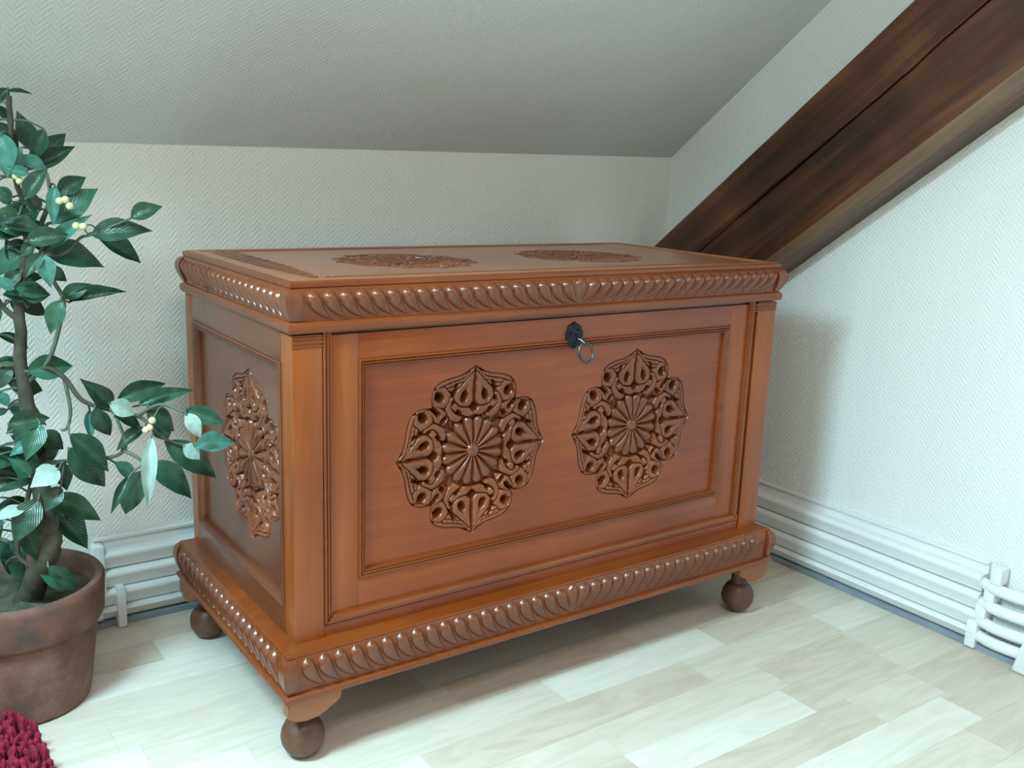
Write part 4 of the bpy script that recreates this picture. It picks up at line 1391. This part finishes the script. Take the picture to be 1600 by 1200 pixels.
def leaf_mesh(curl, fold):
    """unit leaf along +x, pointed both ends, folded on the midrib; half width 0.5"""
    nu, nv = 13, 7
    V, F = [], []
    for i in range(nu):
        t = i / (nu - 1)
        w = 0.5 * math.sin(math.pi * t ** 0.80) * (1.12 - 0.30 * t) if 0 < t < 1 else 0.004
        for j in range(nv):
            q = -1 + 2 * j / (nv - 1)
            z = fold * abs(q) * w + curl * (t * (1 - t)) - 0.35 * curl * t * t + 0.012 * math.sin(t * 17 + j)
            V.append((t, q * w, z))
    for i in range(nu - 1):
        for j in range(nv - 1):
            a = i * nv + j
            F.append((a, a + nv, a + nv + 1, a + 1))
    me = mesh_np('leaf', V, F, True, 60)
    me.materials.append(M_LEAF['d'])
    return me


LEAF_ME = [leaf_mesh(0.28, 0.35), leaf_mesh(0.15, 0.5), leaf_mesh(0.42, 0.22)]
STEM_PTS = [(k, p) for k, (o, sp) in enumerate(stem_objs) for p in sp]
for i, (b, t, nrm, w, kind) in enumerate(LEAVES):
    b, t, nrm = Vector(b), Vector(t), Vector(nrm)
    ax = t - b
    ln = ax.length
    ax.normalize()
    ay = nrm.cross(ax).normalized()
    az = ax.cross(ay)
    wid = ln * w * 1.26
    Wl = Matrix(((ax.x * ln, ay.x * wid, az.x * ln * 0.8, b.x), (ax.y * ln, ay.y * wid, az.y * ln * 0.8, b.y), (ax.z * ln, ay.z * wid, az.z * ln * 0.8, b.z), (0, 0, 0, 1)))
    # nearest stem carries the leaf through a short petiole
    k, p = min(STEM_PTS, key=lambda kp: (kp[1] - b).length)
    par = stem_objs[k][0]
    lf = link('leaf', LEAF_ME[i % 3], None, par, Wl)
    lf.material_slots[0].link = 'OBJECT'
    lf.material_slots[0].material = M_LEAF[kind]
    if (p - b).length > 0.004:
        mid = (p + b) / 2 + Vector((0, 0, 0.12 * (p - b).length))
        sp = smooth_path([p, mid, b, b + ax * ln * 0.05], 3)
        link('petiole', tube('petiole', sp, [0.0016] * len(sp), 6), M_STEM, par)
bm = bmesh.new()
bmesh.ops.create_icosphere(bm, subdivisions=2, radius=0.0055)
berry = to_mesh(bm, 'berry', True, 80)
berry.materials.append(M_BERRY)
for p in BERRIES:
    p = Vector(p)
    k, s = min(STEM_PTS, key=lambda kp: (kp[1] - p).length)
    link('berry', berry, None, stem_objs[k][0], Matrix.Translation(p))
    if (s - p).length > 0.006:
        link('berry_stalk', tube('berry_stalk', smooth_path([s, (s + p) / 2 + Vector((0, 0, .006)), p], 3), [0.0010] * 7, 6), M_STEM, stem_objs[k][0])

# ------------------------------------------------------------------ red shag rug
M_RUG = plain('crimson_chenille', (0.215, 0.0035, 0.028), 0.9, nscale=60, var=0.35)
RX0, RX1, RY0, RY1, RC_ = -1.15, -0.313, -0.75, 0.298, 0.05


def in_rug(x, y, m=0.0):
    x0, x1, y0, y1 = RX0 + m, RX1 - m, RY0 + m, RY1 - m
    if not (x0 <= x <= x1 and y0 <= y <= y1):
        return False
    cx, cy = max(min(x, x1 - RC_), x0 + RC_), max(min(y, y1 - RC_), y0 + RC_)
    return math.hypot(x - cx, y - cy) <= RC_ or (cx == x or cy == y)


rug = thing('shag_rug', ((RX0 + RX1) / 2, (RY0 + RY1) / 2, 0), 'crimson red shag rug lying on the floor in front of the plant pot', 'rug')
bm = bmesh.new()
loop = []
for (cx, cy, a0) in ((RX1 - RC_, RY1 - RC_, 0), (RX0 + RC_, RY1 - RC_, 90), (RX0 + RC_, RY0 + RC_, 180), (RX1 - RC_, RY0 + RC_, 270)):
    for k in range(7):
        a = math.radians(a0 + 15 * k)
        loop.append((cx + (RC_ - 0.006) * math.cos(a), cy + (RC_ - 0.006) * math.sin(a)))
A = [bm.verts.new((x, y, 0.0005)) for x, y in loop]
B = [bm.verts.new((x, y, 0.012)) for x, y in loop]
bm.faces.new(A[::-1])
bm.faces.new(B)
for k in range(len(loop)):
    bm.faces.new((A[k], A[(k + 1) % len(loop)], B[(k + 1) % len(loop)], B[k]))
link('backing', to_mesh(bm, 'backing', False), M_RUG, rug)
V, F = [], []
x = RX0
step = 0.0086
while x < RX1 + 0.001:
    y = RY0
    while y < RY1 + 0.001:
        px, py = x + random.uniform(-.005, .005), y + random.uniform(-.005, .005)
        if in_rug(px, py, 0.004):
            far = px < -0.75 or py < -0.35
            if not (far and random.random() < 0.35):
                h = random.uniform(0.036, 0.060)
                lx, ly = random.uniform(-.014, .008), random.uniform(-.016, .003)
                r = random.uniform(0.0040, 0.0062)
                base = len(V)
                ns = 5
                for (zz, rf, tt) in ((0.008, 0.8, 0), (h * 0.55, 1.0, 0.5), (h * 0.9, 0.85, 0.95)):
                    for k in range(ns):
                        a = 2 * math.pi * (k + zz * 40) / ns
                        V.append((px + lx * tt + r * rf * math.cos(a), py + ly * tt + r * rf * math.sin(a), zz))
                V.append((px + lx * 1.1, py + ly * 1.1, h))
                for lv in range(2):
                    for k in range(ns):
                        a0 = base + lv * ns + k
                        a1 = base + lv * ns + (k + 1) % ns
                        F.append((a0, a1, a1 + ns, a0 + ns))
                for k in range(ns):
                    F.append((base + 2 * ns + k, base + 2 * ns + (k + 1) % ns, base + 3 * ns))
        y += step
    x += step
pile = link('pile', mesh_np('pile', V, F, True, 80), M_RUG, rug)
pile['kind'] = 'stuff'
